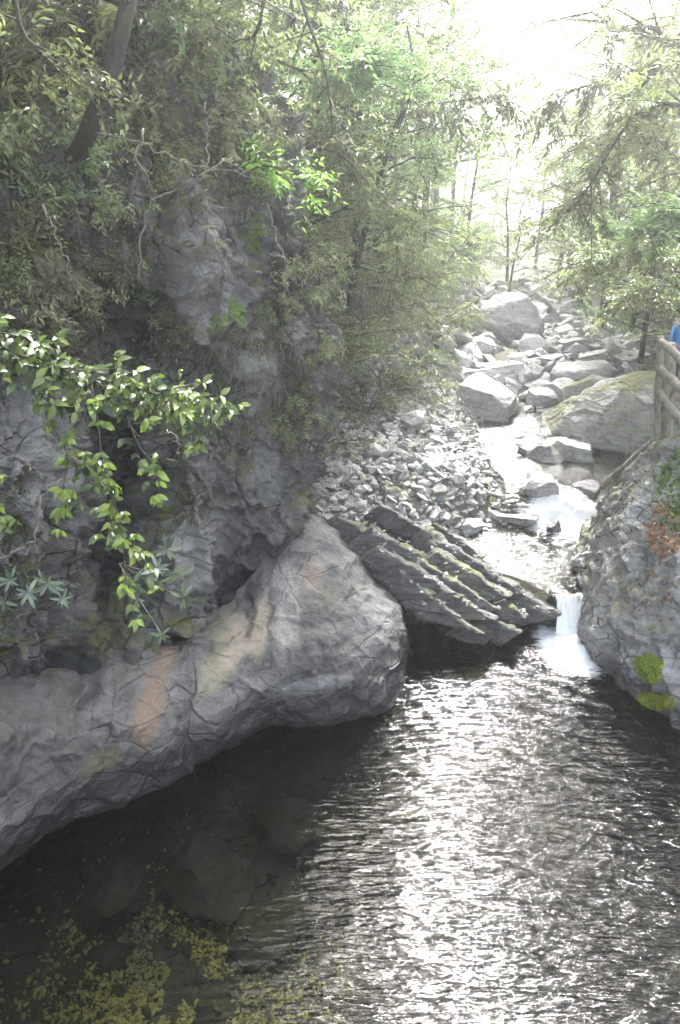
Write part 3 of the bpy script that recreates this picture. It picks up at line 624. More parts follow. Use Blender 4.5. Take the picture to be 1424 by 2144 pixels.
# bed of the pool: sunken blocks and cobbles
m_bedg = rock_mat("dark_bed_stone", (.045, .045, .04), (.2, .2, .175), moss=.55, scale=2., bump=.5)
m_bed = rock_mat("bed_stone", (.06, .062, .05), (.5, .5, .36), moss=.95, scale=2., bump=.5, mosscol=(.5, .5, .17), up=(.1, .6))
def pk_bed():
    y = rng.uniform(.5, 7.4); x = rng.uniform(-3.8, .4); return (x, y, gz(x, y))
tag(stone_fill("pool_cobbles", 2000, (.015, .1), pk_bed, m_bedg), "dark grey cobbles on the bed of the clear pool", "cobbles")
for (px, py, r_, s_, lab) in [(430, 1830, .55, 71, "large flat sunken slab off the crease in the bedrock, blurred by the water"), (640, 1740, .5, 72, "sunken rock under the calm water near the bedrock's long undercut"), (560, 1950, .42, 73, "sunken rock at the right edge of the yellow-green cobbles"), (240, 1880, .4, 77, "small sunken rock nearest the bedrock's shaded foot")]:
    p = WZ(px, py, -.68); V, F = stone(s_, (r_, r_ * .65, .17), planes=16, sub=5, rough=.1, lo=.7, hi=1.1); o = MB().add(V, F).obj("sunken_boulder", m_bedg); o.location = p; o.rotation_euler = (0, 0, s_)
    tag(o, lab, "submerged rock", "rocks lying under the pool water")
def pk_alg():
    p = WZ(350 + 150 * rng.normal(), min(2110 + 130 * rng.normal(), 2400), -.8)
    if fbm(np.array([p]) * 3., 3, 5)[0] < -.12: return None
    return (p[0], p[1], gz(p[0], p[1]))
tag(stone_fill("algae_cobbles", 5200, (.01, .034), pk_alg, m_bed, .4), "patch of small yellow-green cobbles seen through the water at the bottom left", "cobbles")

# ================================================================ leaves, twigs, trees
m_leafA = leaf_mat("leaf_green", (.055, .07, .032), (.22, .25, .11), .5)
m_leafB = leaf_mat("leaf_bright", (.06, .11, .045), (.2, .3, .12), .5)
m_leafC = leaf_mat("leaf_olive", (.065, .072, .042), (.25, .255, .15), .48)
m_leafY = leaf_mat("leaf_young", (.06, .12, .025), (.24, .34, .09), .45, .4, 1.)
m_leafD = leaf_mat("leaf_dark", (.05, .06, .04), (.15, .16, .10), .35, .3)
m_leafE = leaf_mat("leaf_pale_olive", (.06, .075, .03), (.26, .29, .12), .35, .35)
m_bark = bark_mat("bark", (.014, .013, .012), (.06, .055, .048), .3)
m_twig = bark_mat("twig_bark", (.03, .025, .02), (.13, .115, .095), .1)
m_vine = bark_mat("pale_vine", (.09, .08, .065), (.26, .24, .2), .0)
def leaves(mb, p, d, up, ln, wr=.42, tint=None, fold=.25, near=False):
    n = len(p); d = nrm(d); s = nrm(np.cross(d, up)); u = np.cross(s, d); ln = (np.zeros(n) + ln)[:, None]
    tint = rng.random(n) if tint is None else tint
    if near:
        pr = [(0, 0, 0), (.3, 0, .02), (.65, 0, 0), (1, 0, -.14)]; w_ = [(.3, .46 * wr * 1.1), (.65, .42 * wr)]
        vs = [p + d * ln * a + u * ln * c for a, b, c in pr]
        for sg in (1, -1):
            for i, (a, b) in enumerate(w_): vs.append(p + d * ln * a + s * ln * b * sg + u * ln * (fold * b + (0.02, 0)[i]))
        V = np.stack(vs, 1).reshape(-1, 3); b = (np.arange(n) * 8)[:, None]
        mb.add(V, [b + np.array([[1, 2, 5, 4]]), b + np.array([[2, 1, 6, 7]]), b + np.array([[0, 1, 4]]), b + np.array([[2, 3, 5]]), b + np.array([[1, 0, 6]]), b + np.array([[3, 2, 7]])], np.repeat(tint, 8))
    else:
        V = np.stack([p, p + d * ln * .38 + s * ln * wr * .5 + u * ln * fold * wr, p + d * ln, p + d * ln * .38 - s * ln * wr * .5 + u * ln * fold * wr], 1).reshape(-1, 3)
        b = (np.arange(n) * 4)[:, None]
        mb.add(V, [b + np.array([[0, 1, 2]]), b + np.array([[0, 2, 3]])], np.repeat(tint, 4))
def sprays(mb, P0, D, Ln, nl, ll, wr=.42, droop=.35, r=rng, flat=.8, near=False, tb=None):
    """leaves set alternately along straight twigs P0 + t D Ln, in loosely horizontal fans"""
    m = len(P0); t = (np.arange(nl) + .6) / nl; t = np.tile(t, m) + r.normal(0, .03, m * nl); i = np.repeat(np.arange(m), nl)
    D = nrm(D); d = D[i]; p = P0[i] + d * (Ln[i] * t)[:, None]; p[:, 2] -= droop * .35 * Ln[i] * t ** 2
    upv = nrm(np.array((0, 0, 1.)) * flat + r.normal(0, .35, (m, 3)))[i]
    side = nrm(np.cross(d, upv)); sg = np.where(np.arange(m * nl) % 2 == 0, 1., -1.)[:, None]
    ld = d * r.uniform(.35, .8, (m * nl, 1)) + side * sg + r.normal(0, .22, (m * nl, 3)); ld[:, 2] -= droop * r.uniform(.3, 1.3, m * nl)
    base = (r.random(m) if tb is None else tb)[i]
    leaves(mb, p, ld, upv + r.normal(0, .3, (m * nl, 3)), ll * r.uniform(.65, 1.2, m * nl), wr, np.clip(base * .65 + .35 * r.random(m * nl), 0, 1), near=near)
def grow(trunk, r0, seed, c0=.3, nb=14, bl=2.4, up=.35, nsub=5, ntw=6, tl=.5, nl=12, ll=.1, wr=.42, droop=.35, flat=.8, r1=.2, skip=.1, k=8, squash=.5):
    """returns wood and leaf builders for a tree with the given trunk line"""
    r = np.random.default_rng(seed); wood, leaf = MB(), MB(); T = crom(trunk, 26)
    R = r0 * (1 - (1 - r1) * np.linspace(0, 1, 26) ** 1.1); R[0] *= 1.35; R[1] *= 1.12; tube(wood, T, R, k, wob=.06)
    P0 = []; D = []; az = r.uniform(0, 6.28)
    for b in range(nb):
        if r.random() < skip: az += 2.4; continue
        t = c0 + (1 - c0) * (b + r.random() * .7) / nb; i = min(int(t * 25), 24); s = T[i]; az += 2.4 + r.normal(0, .35)
        L_ = bl * (1.15 - .7 * abs((t - c0) / (1 - c0) - .35)) * r.uniform(.65, 1.15); h = np.array((math.cos(az), math.sin(az), 0)); hs_ = np.array((-h[1], h[0], 0)); cv = r.normal(0, .25)
        q = np.linspace(0, 1, 7)[:, None]; path = s + h * L_ * q + hs_ * (cv * L_ * q ** 2) + np.array((0, 0, 1)) * (up * L_ * (q * 1.2 - q ** 2 * .55) ) + r.normal(0, .03 * L_, (7, 3)) * q
        tube(wood, path, R[i] * .5 * np.linspace(1, .18, 7), 5, cap=False)
        for c in range(nsub):
            f = .25 + .75 * (c + r.random()) / nsub; j = min(int(f * 6), 5); s2 = path[j] + (path[j + 1] - path[j]) * (f * 6 - j)
            dd = nrm(nrm(path[j + 1] - path[j]) * .7 + hs_ * r.choice((-1, 1)) * r.uniform(.4, 1.1) + np.array((0, 0, r.normal(.05, .3)))); l2 = L_ * r.uniform(.22, .45)
            e = s2 + dd * l2 + np.array((0, 0, -droop * .25 * l2)); mid = (s2 + e) / 2 + r.normal(0, .05, 3) * l2 + np.array((0, 0, .06 * l2))
            tube(wood, [s2, mid, e], R[i] * np.array((.2, .13, .06)), 4, cap=False)
            for w_ in range(ntw):
                g = r.random() ** .6; a = s2 + (e - s2) * g; d3 = nrm(dd + r.normal(0, .7, 3) * np.array((1, 1, squash))); P0.append(a); D.append(d3)
    P0 = np.array(P0); D = np.array(D); Ln = tl * r.uniform(.5, 1.2, len(P0))
    for a, d, l in zip(P0[::2], D[::2], Ln[::2]): tube(wood, [a, a + d * l * .55 - (0, 0, droop * .06 * l), a + d * l - (0, 0, droop * .3 * l)], [.007, .005, .003], 3, cap=False)
    sprays(leaf, P0, D, Ln, nl, ll, wr, droop, r, flat)
    return wood, leaf
def line(H, lean, seed, n=6, wig=.06):
    r = np.random.default_rng(seed); q = np.linspace(0, 1, n)[:, None]
    return np.array((0, 0, -.4)) + np.array((0, 0, H + .4)) * q + np.array((lean[0], lean[1], 0)) * q ** 1.4 + r.normal(0, wig * H / 3, (n, 3)) * np.array((1, 1, 0)) * q
TV_ = []
specs = [  # H, lean, radius, kwargs, leaf material
 (8.0, (.8, .3), .13, dict(c0=.28, nb=17, bl=2.7, nsub=6, ntw=8, nl=12, ll=.105, droop=.4), m_leafA),
 (7.0, (-.6, .2), .10, dict(c0=.2, nb=16, bl=2.3, nsub=6, ntw=8, nl=12, ll=.10, droop=.3, flat=1.4), m_leafB),
 (9.0, (1.2, -.5), .12, dict(c0=.35, nb=17, bl=2.6, nsub=6, ntw=8, nl=11, ll=.12, wr=.3, droop=.9), m_leafC),
 (6.0, (.4, -.4), .08, dict(c0=.15, nb=15, bl=2.0, nsub=6, ntw=8, nl=12, ll=.09, droop=.35, flat=1.5), m_leafA),
 (8.5, (-1., -.4), .14, dict(c0=.3, nb=18, bl=2.8, nsub=6, ntw=8, nl=12, ll=.11, wr=.36, droop=.55), m_leafC)]
protoT = []
for i, (H, ln_, r0, kw, lm) in enumerate(specs):
    wd, lf = grow(line(H, ln_, 300 + i), r0, 400 + i, **kw); protoT.append((wd.mesh("trunk", m_bark), lf.mesh("crown", lm, False)))
def put(name, meshes, parts, loc, rot, sc):
    o = empty(name, loc, rot, (sc,) * 3 if not hasattr(sc, '__len__') else sc)
    for me, pn in zip(meshes, parts): link(pn, me, o)
    return o
ORD = ["leftmost", "second from the left", "third from the left", "fourth from the left", "fifth from the left", "sixth from the left", "seventh from the left", "eighth from the left", "ninth from the left", "tenth from the left", "eleventh from the left", "twelfth from the left"]
def proj(p):
    p = Vector(p); f = p.y * cp + (CAMZ - p.z) * sp; return CX + FPX * p.x / f, CY - FPX * ((p.z - CAMZ) * cp + p.y * sp) / f
def order(objs, phrase, cat, group):
    for i, o in enumerate(sorted(objs, key=lambda o: proj(o.location)[0])): tag(o, "%s of the %s" % (ORD[i] if i < 12 else "far right", phrase), cat, group)
def trees(lst, phrase, group):
    obs = []
    for (x, y, v, s, rz, lx, ly) in lst:
        o = put("tree", protoT[v], ("trunk", "crown"), (x, y, gz(x, y) - .1), (lx, ly, rz), s); obs.append(o)
    order(obs, phrase, "tree", group)
# x, y, variant, size, turn, lean x, lean y
trees([(-3.6, 11.0, 0, 1.0, .3, 0, .12), (-1.9, 11.2, 3, .95, 2.0, 0, .2), (-.9, 12.6, 1, 1.0, 4.2, .0, .16), (.2, 13.8, 1, .95, .9, 0, .15), (-2.6, 13.2, 4, 1.1, 3.3, 0, .1), (-5.5, 12.5, 2, 1.05, 5.0, 0, .1), (1.0, 15.2, 0, .8, 2.4, 0, .12), (-.6, 15.5, 4, 1.05, 1.2, 0, .1)],
      "trees just behind the cliff", "trees on the left slope")
trees([(-1.6, 9.9, 3, .8, 1.1, 0, .1), (-.3, 11.4, 0, .75, 3.1, 0, .15), (.6, 16.6, 3, 1.0, 5.1, 0, .1), (-.5, 17.2, 1, 1.15, .4, 0, .1), (1.0, 18.6, 0, .8, 2.8, 0, .1), (1.6, 23, 1, 1.0, 3.6, 0, .05), (2.0, 28, 0, 1.1, 1.3, 0, 0)],
      "low young trees left of the valley floor", "young trees left of the valley")
trees([(6.4, 14.6, 1, .7, .7, 0, 0), (7.2, 19.2, 0, .9, 2.7, 0, 0), (8.2, 21.5, 3, 1.0, 4.4, 0, 0), (8.6, 25, 1, 1.0, 5.4, 0, 0), (9.8, 31, 0, 1.2, .9, 0, 0), (6.9, 10.4, 1, .8, 3.9, 0, 0), (11.5, 38, 1, 1.4, 3.0, 0, 0)],
      "low young trees right of the valley floor", "young trees right of the valley")
trees([(-4.5, 16, 0, 1.2, 1, 0, .1), (-2.2, 18, 2, 1.2, 2, 0, .1), (.2, 18.5, 1, 1.1, 3, 0, .1), (1.4, 19.5, 3, 1.1, 4, 0, .08), (2.4, 22, 0, 1.0, 5, 0, .05), (.6, 23, 4, 1.2, 0, 0, .05), (-2, 24, 0, 1.3, 1.5, 0, .05), (2.6, 27, 1, 1.2, 2.5, 0, 0), (.5, 30, 2, 1.3, 3.5, 0, 0), (4.2, 33, 0, 1.2, 4.5, 0, 0)],
      "hazy trees higher up the left slope", "trees far up the left slope")
trees([(6.6, 9.0, 2, 1.0, .4, 0, -.22), (7.6, 11.0, 4, 1.0, 2.2, 0, -.2), (6.9, 12.6, 3, 1.0, 4.0, 0, -.1), (8.4, 13.6, 2, 1.1, 5.2, 0, -.12), (9.6, 11.2, 0, 1.1, 1.2, 0, -.1), (7.9, 15.6, 1, 1.0, 3.1, 0, -.1), (9.6, 16.2, 0, 1.1, .2, 0, -.1), (10.8, 14.0, 4, 1.2, 2.8, 0, -.1), (7.3, 17.6, 3, 1.0, 1.8, 0, -.05)],
      "dark-trunked trees on the right slope", "trees on the right slope")
trees([(8.9, 19, 4, 1.1, 1, 0, -.1), (11, 20, 0, 1.2, 2, 0, -.1), (9.6, 23, 1, 1.1, 3, 0, -.05), (12.5, 24, 2, 1.3, 4, 0, -.05), (10.6, 27, 0, 1.2, 5, 0, 0), (13.8, 29, 4, 1.3, 0, 0, 0), (12.2, 33, 3, 1.4, 1.5, 0, 0), (15.5, 36, 1, 1.4, 2.5, 0, 0), (10.9, 30, 3, 1.0, 3.5, 0, 0)],
      "hazy trees further up the right slope", "trees far up the right slope")
trees([(4.3, 25, 1, .75, 2, 0, 0), (6.3, 27, 3, .85, 4, 0, 0), (7.6, 25, 1, .75, 5, 0, 0), (5.4, 23, 3, .6, 1, 0, 0)],
      "small pale trees closing the far end of the rubble", "small trees at the rubble's far end")
trees([(4.7, 31, 1, 1.0, 1.5, 0, 0), (5.4, 35, 3, 1.2, 3.5, 0, 0), (8.9, 33, 3, 1.1, 2.2, 0, 0), (5.5, 44, 1, 1.5, 1, 0, 0), (8.5, 52, 3, 1.7, 2, 0, 0), (11.5, 56, 1, 1.6, 3, 0, 0), (15, 50, 1, 1.5, 4, 0, 0), (3, 40, 4, 1.4, 5, 0, 0), (18, 45, 2, 1.5, 0, 0, 0), (0, 42, 0, 1.5, 2, 0, 0), (14, 64, 3, 1.9, 2.6, 0, 0)],
      "palest trees where the valley fades into haze", "trees at the head of the valley")

# the dark leaning tree on the cliff, its crown above the picture
def big_tree(path, r0, seed, lab, lm, **kw):
    path = np.array(path); base = path[0].copy(); wd, lf = grow(path - base, r0, seed, **kw); o = put("tree", (wd.mesh("trunk", m_bark), lf.mesh("crown", lm, False)), ("trunk", "crown"), base, (0, 0, 0), 1)
    return tag(o, lab, "tree")
big_tree([W(110, 440, 6.9), W(140, 365, 6.4), W(180, 285, 6.0), W(222, 180, 5.95), W(262, 40, 6.0), W(285, -110, 6.2), W(300, -420, 6.8), W(380, -900, 7.8)], .085, 501, "smooth dark trunk leaning right over the cliff, bare up to the top edge", m_leafA, c0=.6, nb=18, bl=2.9, nsub=6, ntw=9, nl=12, ll=.1, droop=.4, r1=.45)
big_tree([W(745, 560, 11.6), W(782, 410, 11.4), W(820, 300, 11.2), W(850, 225, 11.1), W(868, 160, 11.0), W(850, 40, 10.9)], .05, 502, "slender tree with a thin curved trunk and fresh green crown rising beside the cliff", m_leafB, c0=.25, nb=14, bl=1.3, nsub=6, ntw=8, nl=11, ll=.085, droop=.4, flat=1.3, up=.2)
def bough(pts, r0, seed, lab, lm, ntw=9, tl=.3, nl=9, ll=.09, wr=.4, droop=.6, start=.2, flat=.8, sub=16, sl=.5, bm=None, spread=1., up=0):
    """one long branch that enters the picture from a tree outside it"""
    r = np.random.default_rng(seed); P = crom(pts, 30); base = P[0].copy(); P = P - base; wood, leaf = MB(), MB(); tube(wood, P, r0 * np.linspace(1, .2, 30), 6)
    P0 = []; D = []
    for c in range(sub):
        t = start + (1 - start) * (c + r.random()) / sub; i = min(int(t * 29), 28); d = nrm(P[i + 1] - P[i]); dd = nrm(d * .6 + r.normal(0, .8, 3) * np.array((spread, spread, .5)) + np.array((0, 0, up))); l = sl * r.uniform(.5, 1.2)
        e = P[i] + dd * l - np.array((0, 0, droop * .3 * l)); tube(wood, [P[i], (P[i] + e) / 2 + (0, 0, .04 * l), e], r0 * np.array((.35, .22, .1)), 4, cap=False)
        for w_ in range(ntw): g = r.random(); P0.append(P[i] + (e - P[i]) * g); D.append(nrm(dd + r.normal(0, .6, 3)))
    P0 = np.array(P0); D = np.array(D); sprays(leaf, P0, D, tl * r.uniform(.5, 1.2, len(P0)), nl, ll, wr, droop, r, flat)
    return tag(put("tree_branch", (wood.mesh("branch", bm or m_twig), leaf.mesh("foliage", lm, False)), ("branch", "foliage"), base, (0, 0, 0), 1), lab, "branch")
bough([W(610, -80, 6.2), W(640, 30, 6.2), W(672, 120, 6.2), W(690, 200, 6.25), W(697, 295, 6.3)], .018, 511, "thin dark bare branch hanging down from the top edge left of the sky", m_leafC, sub=8, ntw=3, nl=7, sl=.4, ll=.075)
bough([W(20, -60, 5.4), W(45, 60, 5.4), W(85, 110, 5.5), W(130, 145, 5.6), W(160, 170, 5.8)], .018, 512, "dark curving branch in the top left corner", m_leafA, sub=12, ntw=5, ll=.07)
bough([W(800, 330, 10.6), W(850, 225, 10.2), W(930, 215, 9.9), W(1010, 205, 9.6), W(1090, 200, 9.4)], .018, 513, "drooping spray of dark leaves crossing under the bright sky gap from the left", m_leafD, sub=18, ntw=6, nl=7, sl=.5, ll=.11, wr=.3, droop=1.3, start=.25)
bough([W(1500, 150, 9.2), W(1400, 130, 9.4), W(1300, 160, 9.6), W(1210, 185, 9.8), W(1130, 225, 10)], .024, 514, "long bough reaching left under the sky gap with big dark drooping leaves", m_leafD, sub=18, ntw=7, nl=7, sl=.6, ll=.13, wr=.3, droop=1.2, start=.15)
bough([W(1520, 440, 9.4), W(1430, 345, 9.6), W(1370, 300, 9.8), W(1290, 290, 10), W(1200, 300, 10.2)], .04, 515, "dark forked bough coming in from the right edge at mid height", m_leafC, sub=26, ntw=9, nl=9, sl=.7, ll=.09, droop=.6)
bough([W(1520, 60, 9.4), W(1420, 95, 9.6), W(1370, 60, 9.8), W(1300, 60, 10), W(1230, 20, 10.2)], .05, 516, "uppermost bough in the top right corner with fine grey-green leaves", m_leafC, sub=24, ntw=9, nl=9, sl=1., ll=.08, droop=.5)
bough([W(1500, 480, 6.8), W(1440, 440, 7.0), W(1400, 440, 7.2), W(1340, 490, 7.4)], .02, 517, "bright green layered spray at the right edge above the fence", m_leafB, sub=16, ntw=8, nl=10, sl=.5, ll=.085, droop=.3, flat=2.)
bough([W(560, -60, 7.2), W(540, 60, 7.4), W(500, 85, 7.5), W(420, 90, 7.6), W(340, 110, 7.6)], .022, 518, "mossy curved bough bending left above the cliff's shoulder", m_leafA, sub=20, ntw=8, sl=.5, ll=.08)
bough([W(480, 390, 7.3), W(540, 350, 7.2), W(600, 355, 7.1), W(660, 375, 7.1)], .014, 519, "pale leafy spray sticking out right from the cliff's shoulder", m_leafY, sub=10, ntw=5, nl=7, sl=.3, ll=.1, wr=.35, droop=.5)
bough([W(700, 620, 9.0), W(780, 600, 8.9), W(880, 640, 8.8), W(960, 720, 8.8)], .016, 520, "thin arching twig above the scree with small pale leaves", m_leafC, sub=16, ntw=6, nl=7, sl=.6, ll=.06, droop=.5)
bough([W(740, 760, 9.8), W(830, 740, 9.7), W(900, 780, 9.6), W(950, 860, 9.5)], .016, 521, "arching bramble twig reaching down to the scree", m_leafC, sub=16, ntw=7, nl=8, sl=.6, ll=.055, droop=.5)

bough([W(1520, 560, 9.2), W(1440, 540, 9.3), W(1360, 530, 9.5), W(1260, 540, 9.8), W(1180, 560, 10.)], .025, 522, "pale layered fronds of leaves spreading left above the far scree", m_leafE, sub=30, ntw=9, nl=10, sl=.8, ll=.09, droop=.35, flat=2.)
bough([W(1540, 640, 9.6), W(1440, 610, 9.8), W(1370, 600, 10), W(1300, 640, 10.2)], .022, 523, "low pale leafy branch between the fence post and the far scree", m_leafE, sub=22, ntw=8, nl=9, sl=.6, ll=.08, droop=.4, flat=2.)
bough([W(1520, 250, 8.0), W(1420, 220, 8.2), W(1330, 240, 8.6), W(1240, 380, 9.0), W(1200, 440, 9.2)], .03, 524, "arching pale-leaved bough right of the bright gap", m_leafA, sub=34, ntw=10, nl=10, sl=.9, ll=.09, droop=.45)
bough([W(560, 120, 9.5), W(650, 150, 9.6), W(720, 140, 9.8), W(780, 100, 10)], .02, 525, "fresh green bough spreading right in front of the left slope's trees", m_leafB, sub=34, ntw=10, nl=10, sl=1., ll=.09, droop=.45, flat=1.4)
bough([W(640, 300, 9.6), W(720, 330, 9.6), W(800, 420, 9.4), W(860, 470, 9.3)], .025, 526, "pale green bough drooping over the bushes beside the cliff", m_leafA, sub=30, ntw=10, nl=10, sl=.9, ll=.085, droop=.5)

# overhead crowns outside the picture's top that shade the left of the pool
big_tree([(-5.2, 5.5, 5.0), (-4.6, 5.6, 7.5), (-3.6, 5.8, 9.5), (-2.6, 6.0, 11.5), (-2.0, 6.2, 13.0)], .16, 503, "wide tree leaning out from the cliff top, above the left of the pool", m_leafA, c0=.35, nb=22, bl=3.0, nsub=7, ntw=9, nl=12, ll=.12, r1=.4)
big_tree([(-6.0, 2.0, 4.6), (-5.4, 2.4, 7.5), (-4.6, 2.8, 9.5), (-3.6, 3.2, 11.5)], .16, 504, "tall tree on the cliff nearest the viewer, left of the pool", m_leafA, c0=.3, nb=20, bl=2.8, nsub=7, ntw=9, nl=12, ll=.12, r1=.4)
big_tree([(7.4, 4.6, 2.4), (7.2, 4.9, 5.5), (6.8, 5.2, 8.0), (6.2, 5.6, 10.5), (5.8, 6, 12)], .15, 505, "tall tree beside the path on the right of the pool", m_leafC, c0=.3, nb=20, bl=2.8, nsub=7, ntw=9, nl=12, ll=.12, r1=.4)

# shrubs
protoS = []
def shrub(seed, n=16, R=.8, ll=.07, nl=9, ntw=7, up=.5, droop=.5, wr=.4, lm=m_leafA, tl=.25, flat=.9):
    r = np.random.default_rng(seed); wood, leaf = MB(), MB(); P0 = []; D = []
    for b in range(n):
        az = r.uniform(0, 6.28); h = np.array((math.cos(az), math.sin(az), 0)); L_ = R * r.uniform(.6, 1.15); q = np.linspace(0, 1, 6)[:, None]; k = r.uniform(.2, 1.2)
        path = h * L_ * q * min(1, .4 + .6 / k * .6) + np.array((0, 0, 1)) * (k * up * 2 * L_ * (q * 1.3 - q ** 2 * (.5 + .5 * droop))) + r.normal(0, .03, (6, 3)) * q; tube(wood, path, .012 * R * np.linspace(1, .25, 6), 4, cap=False)
        for c in range(ntw): f = r.uniform(.25, 1); j = min(int(f * 5), 4); P0.append(path[j] + (path[j + 1] - path[j]) * (f * 5 - j)); D.append(nrm(h * .7 + r.normal(0, .6, 3)))
    P0 = np.array(P0); D = np.array(D); sprays(leaf, P0, D, tl * r.uniform(.5, 1.2, len(P0)), nl, ll, wr, droop, r, flat)
    return wood.mesh("stem", m_twig), leaf.mesh("foliage", lm, False)
protoS = [shrub(601, 28, 1.15, .085, lm=m_leafA, ntw=8), shrub(602, 26, 1.1, .075, droop=.9, lm=m_leafE, wr=.3, ntw=8), shrub(603, 24, 1.1, .08, lm=m_leafB, flat=1.6), shrub(604, 15, .55, .085, lm=m_leafE, ntw=5, nl=7, tl=.22, wr=.36), shrub(605, 14, .55, .085, lm=m_leafE, ntw=5, nl=7, tl=.22, droop=1., wr=.3), shrub(606, 12, .5, .085, lm=m_leafB, ntw=5, nl=7, tl=.2, flat=1.6)]
def shrubs(lst, phrase, group, z=None):
    obs = []
    for (x, y, v, s) in lst:
        o = put("shrub", protoS[v], ("stem", "foliage"), (x, y, gz(x, y) - .05), (0, 0, rng.uniform(0, 6.28)), (s, s, s * rng.uniform(.85, 1.3))); obs.append(o)
    order(obs, phrase, "shrub", group)
shrubs([(-.3, 11.4, 1, .9), (.5, 12.6, 1, .9), (.9, 13.4, 0, .9), (1.7, 14.4, 2, .8), (2.2, 16.2, 0, 1.2), (-.8, 12.2, 1, 1.2), (0, 13.4, 2, 1.2), (1, 15., 1, 1.3)], "drooping bushes along the top of the scree", "bushes above the scree")
shrubs([(-2.2, 11.5, 0, 1.4), (-1.5, 13.5, 2, 1.4), (-.4, 14.5, 1, 1.5), (.9, 16.5, 0, 1.5), (2, 18.4, 1, 1.5), (2.6, 20.5, 0, 1.6), (-3.2, 13, 0, 1.4), (-.8, 17, 0, 1.6), (3.2, 24, 2, 1.7)], "bushes behind those edging the scree", "bushes on the left slope")
shrubs([(6.8, 13.6, 0, .9), (7.6, 12.4, 1, 1.1), (7.4, 15.0, 1, 1.0), (8.2, 16.6, 0, 1.1), (7.9, 14.2, 2, .9), (8.8, 12.6, 0, 1.2), (9.2, 14.6, 1, 1.3), (8.3, 18.6, 2, 1.2), (9.8, 18, 0, 1.4), (10.4, 16, 1, 1.4), (7.5, 10.2, 0, 1.0)], "undergrowth bushes at the foot of the right slope", "bushes on the right slope")
shrubs([(8.6, 21, 2, 1.4), (9.4, 24, 0, 1.6), (10.6, 22, 1, 1.6), (4.4, 28, 0, 1.8), (5, 33, 2, 2.0), (11.4, 29, 0, 2.), (12.8, 35, 2, 2.2), (3.9, 25.5, 2, 1.4), (8.2, 40, 0, 2.2), (12.5, 42, 1, 2.2), (6.4, 37, 0, 1.8)], "faint bushes far up the valley floor's edges", "bushes far up the valley")
# plants rooted on the rock
def rooted(lst, protos, name, parts, trs, phrase, cat, group, s0=1., up=.5):
    obs = []
    for (px, py, v, s) in lst:
        h = see(px, py, trs)
        if not h: continue
        n = h[1]; n = n if n.dot(Vector((0, -1, .2))) > 0 else -n; d = (n * (1 - up) + Vector((0, 0, up))).normalized(); q = d.to_track_quat('Z', 'Y'); e = q.to_euler()
        M_ = q.to_matrix() @ Matrix.Rotation(rng.uniform(0, 6.28), 3, 'Z')
        obs.append(put(name, protos[v], parts, h[0] - n * .03, M_.to_euler(), s * s0))
    for k in range(0, len(obs), 12):
        order(obs[k:k + 12], phrase[k // 12], cat, group)
A_ = [(15, 60, 3, 1.3), (90, 40, 4, 1.3), (160, 90, 3, 1.2), (330, 60, 3, 1.4), (400, 120, 5, 1.1), (470, 180, 3, 1.1), (60, 160, 3, 1.2), (120, 230, 4, 1.1), (250, 20, 4, 1.3), (300, 150, 3, 1.1), (360, 200, 4, 1.), (440, 60, 3, 1.3)]
B_ = [(30, 270, 3, 1.1), (30, 350, 5, .8), (90, 330, 3, .9), (150, 370, 5, .8), (210, 250, 4, 1.), (270, 260, 3, .9), (330, 290, 3, .8), (390, 290, 4, .9), (460, 260, 3, 1.), (510, 220, 5, .9), (530, 310, 3, .7), (560, 370, 3, .6)]
C_ = [(210, 420, 4, .7), (215, 470, 3, .55), (110, 440, 3, .7), (40, 430, 4, .8), (400, 420, 3, .45), (350, 350, 4, .6), (480, 380, 4, .5), (300, 610, 5, .4), (60, 620, 4, .8), (130, 660, 3, .8), (170, 600, 3, .7), (20, 560, 3, .8)]
D_ = [(520, 660, 4, .5), (560, 690, 4, .5), (600, 900, 4, .7), (640, 860, 3, .6), (620, 820, 3, .6), (590, 620, 3, .5), (650, 680, 4, .9), (660, 600, 3, .9), (640, 550, 4, .9), (650, 740, 3, .7), (380, 690, 3, .5), (350, 640, 3, .5)]
rooted(A_ + B_ + C_ + D_, protoS, "shrub", ("stem", "foliage"), [cliff_b], ["leafy shrubs crowding the top of the cliff", "small leafy shrubs hanging over the cliff's upper face", "small shrubs on the cliff's dark ledges above the hollow", "wispy plants clinging to the cliff's right-hand corner"], "shrub", "shrubs rooted on the cliff", up=.45)
def fern(seed, n=8, R=.35, lm=m_leafY):
    r = np.random.default_rng(seed); st_, lf = MB(), MB()
    for b in range(n):
        az = 6.28 * b / n + r.normal(0, .3); h = np.array((math.cos(az), math.sin(az), 0)); q = np.linspace(0, 1, 9)[:, None]; L_ = R * r.uniform(.7, 1.2)
        P = h * L_ * q + np.array((0, 0, 1)) * L_ * (q * .9 - q ** 2 * 1.15); tube(st_, P, .004 * np.linspace(1, .3, 9), 3, cap=False)
        T = crom(P, 26)[3:]; s = np.cross(h, (0, 0, 1.)); w_ = np.sin(np.linspace(.35, 3.0, len(T))) * .28 * L_
        for sg in (1, -1): leaves(lf, T, np.tile(s * sg + h * .35, (len(T), 1)) + r.normal(0, .08, (len(T), 3)), np.tile((0, 0, 1.), (len(T), 1)), w_, .26, np.clip(.3 + .5 * r.random(len(T)), 0, 1))
    return st_.mesh("stalk", m_twig), lf.mesh("frond", lm, False)
protoF = [fern(701), fern(702, 6, .3, m_leafC), fern(703, 10, .28, m_leafA)]
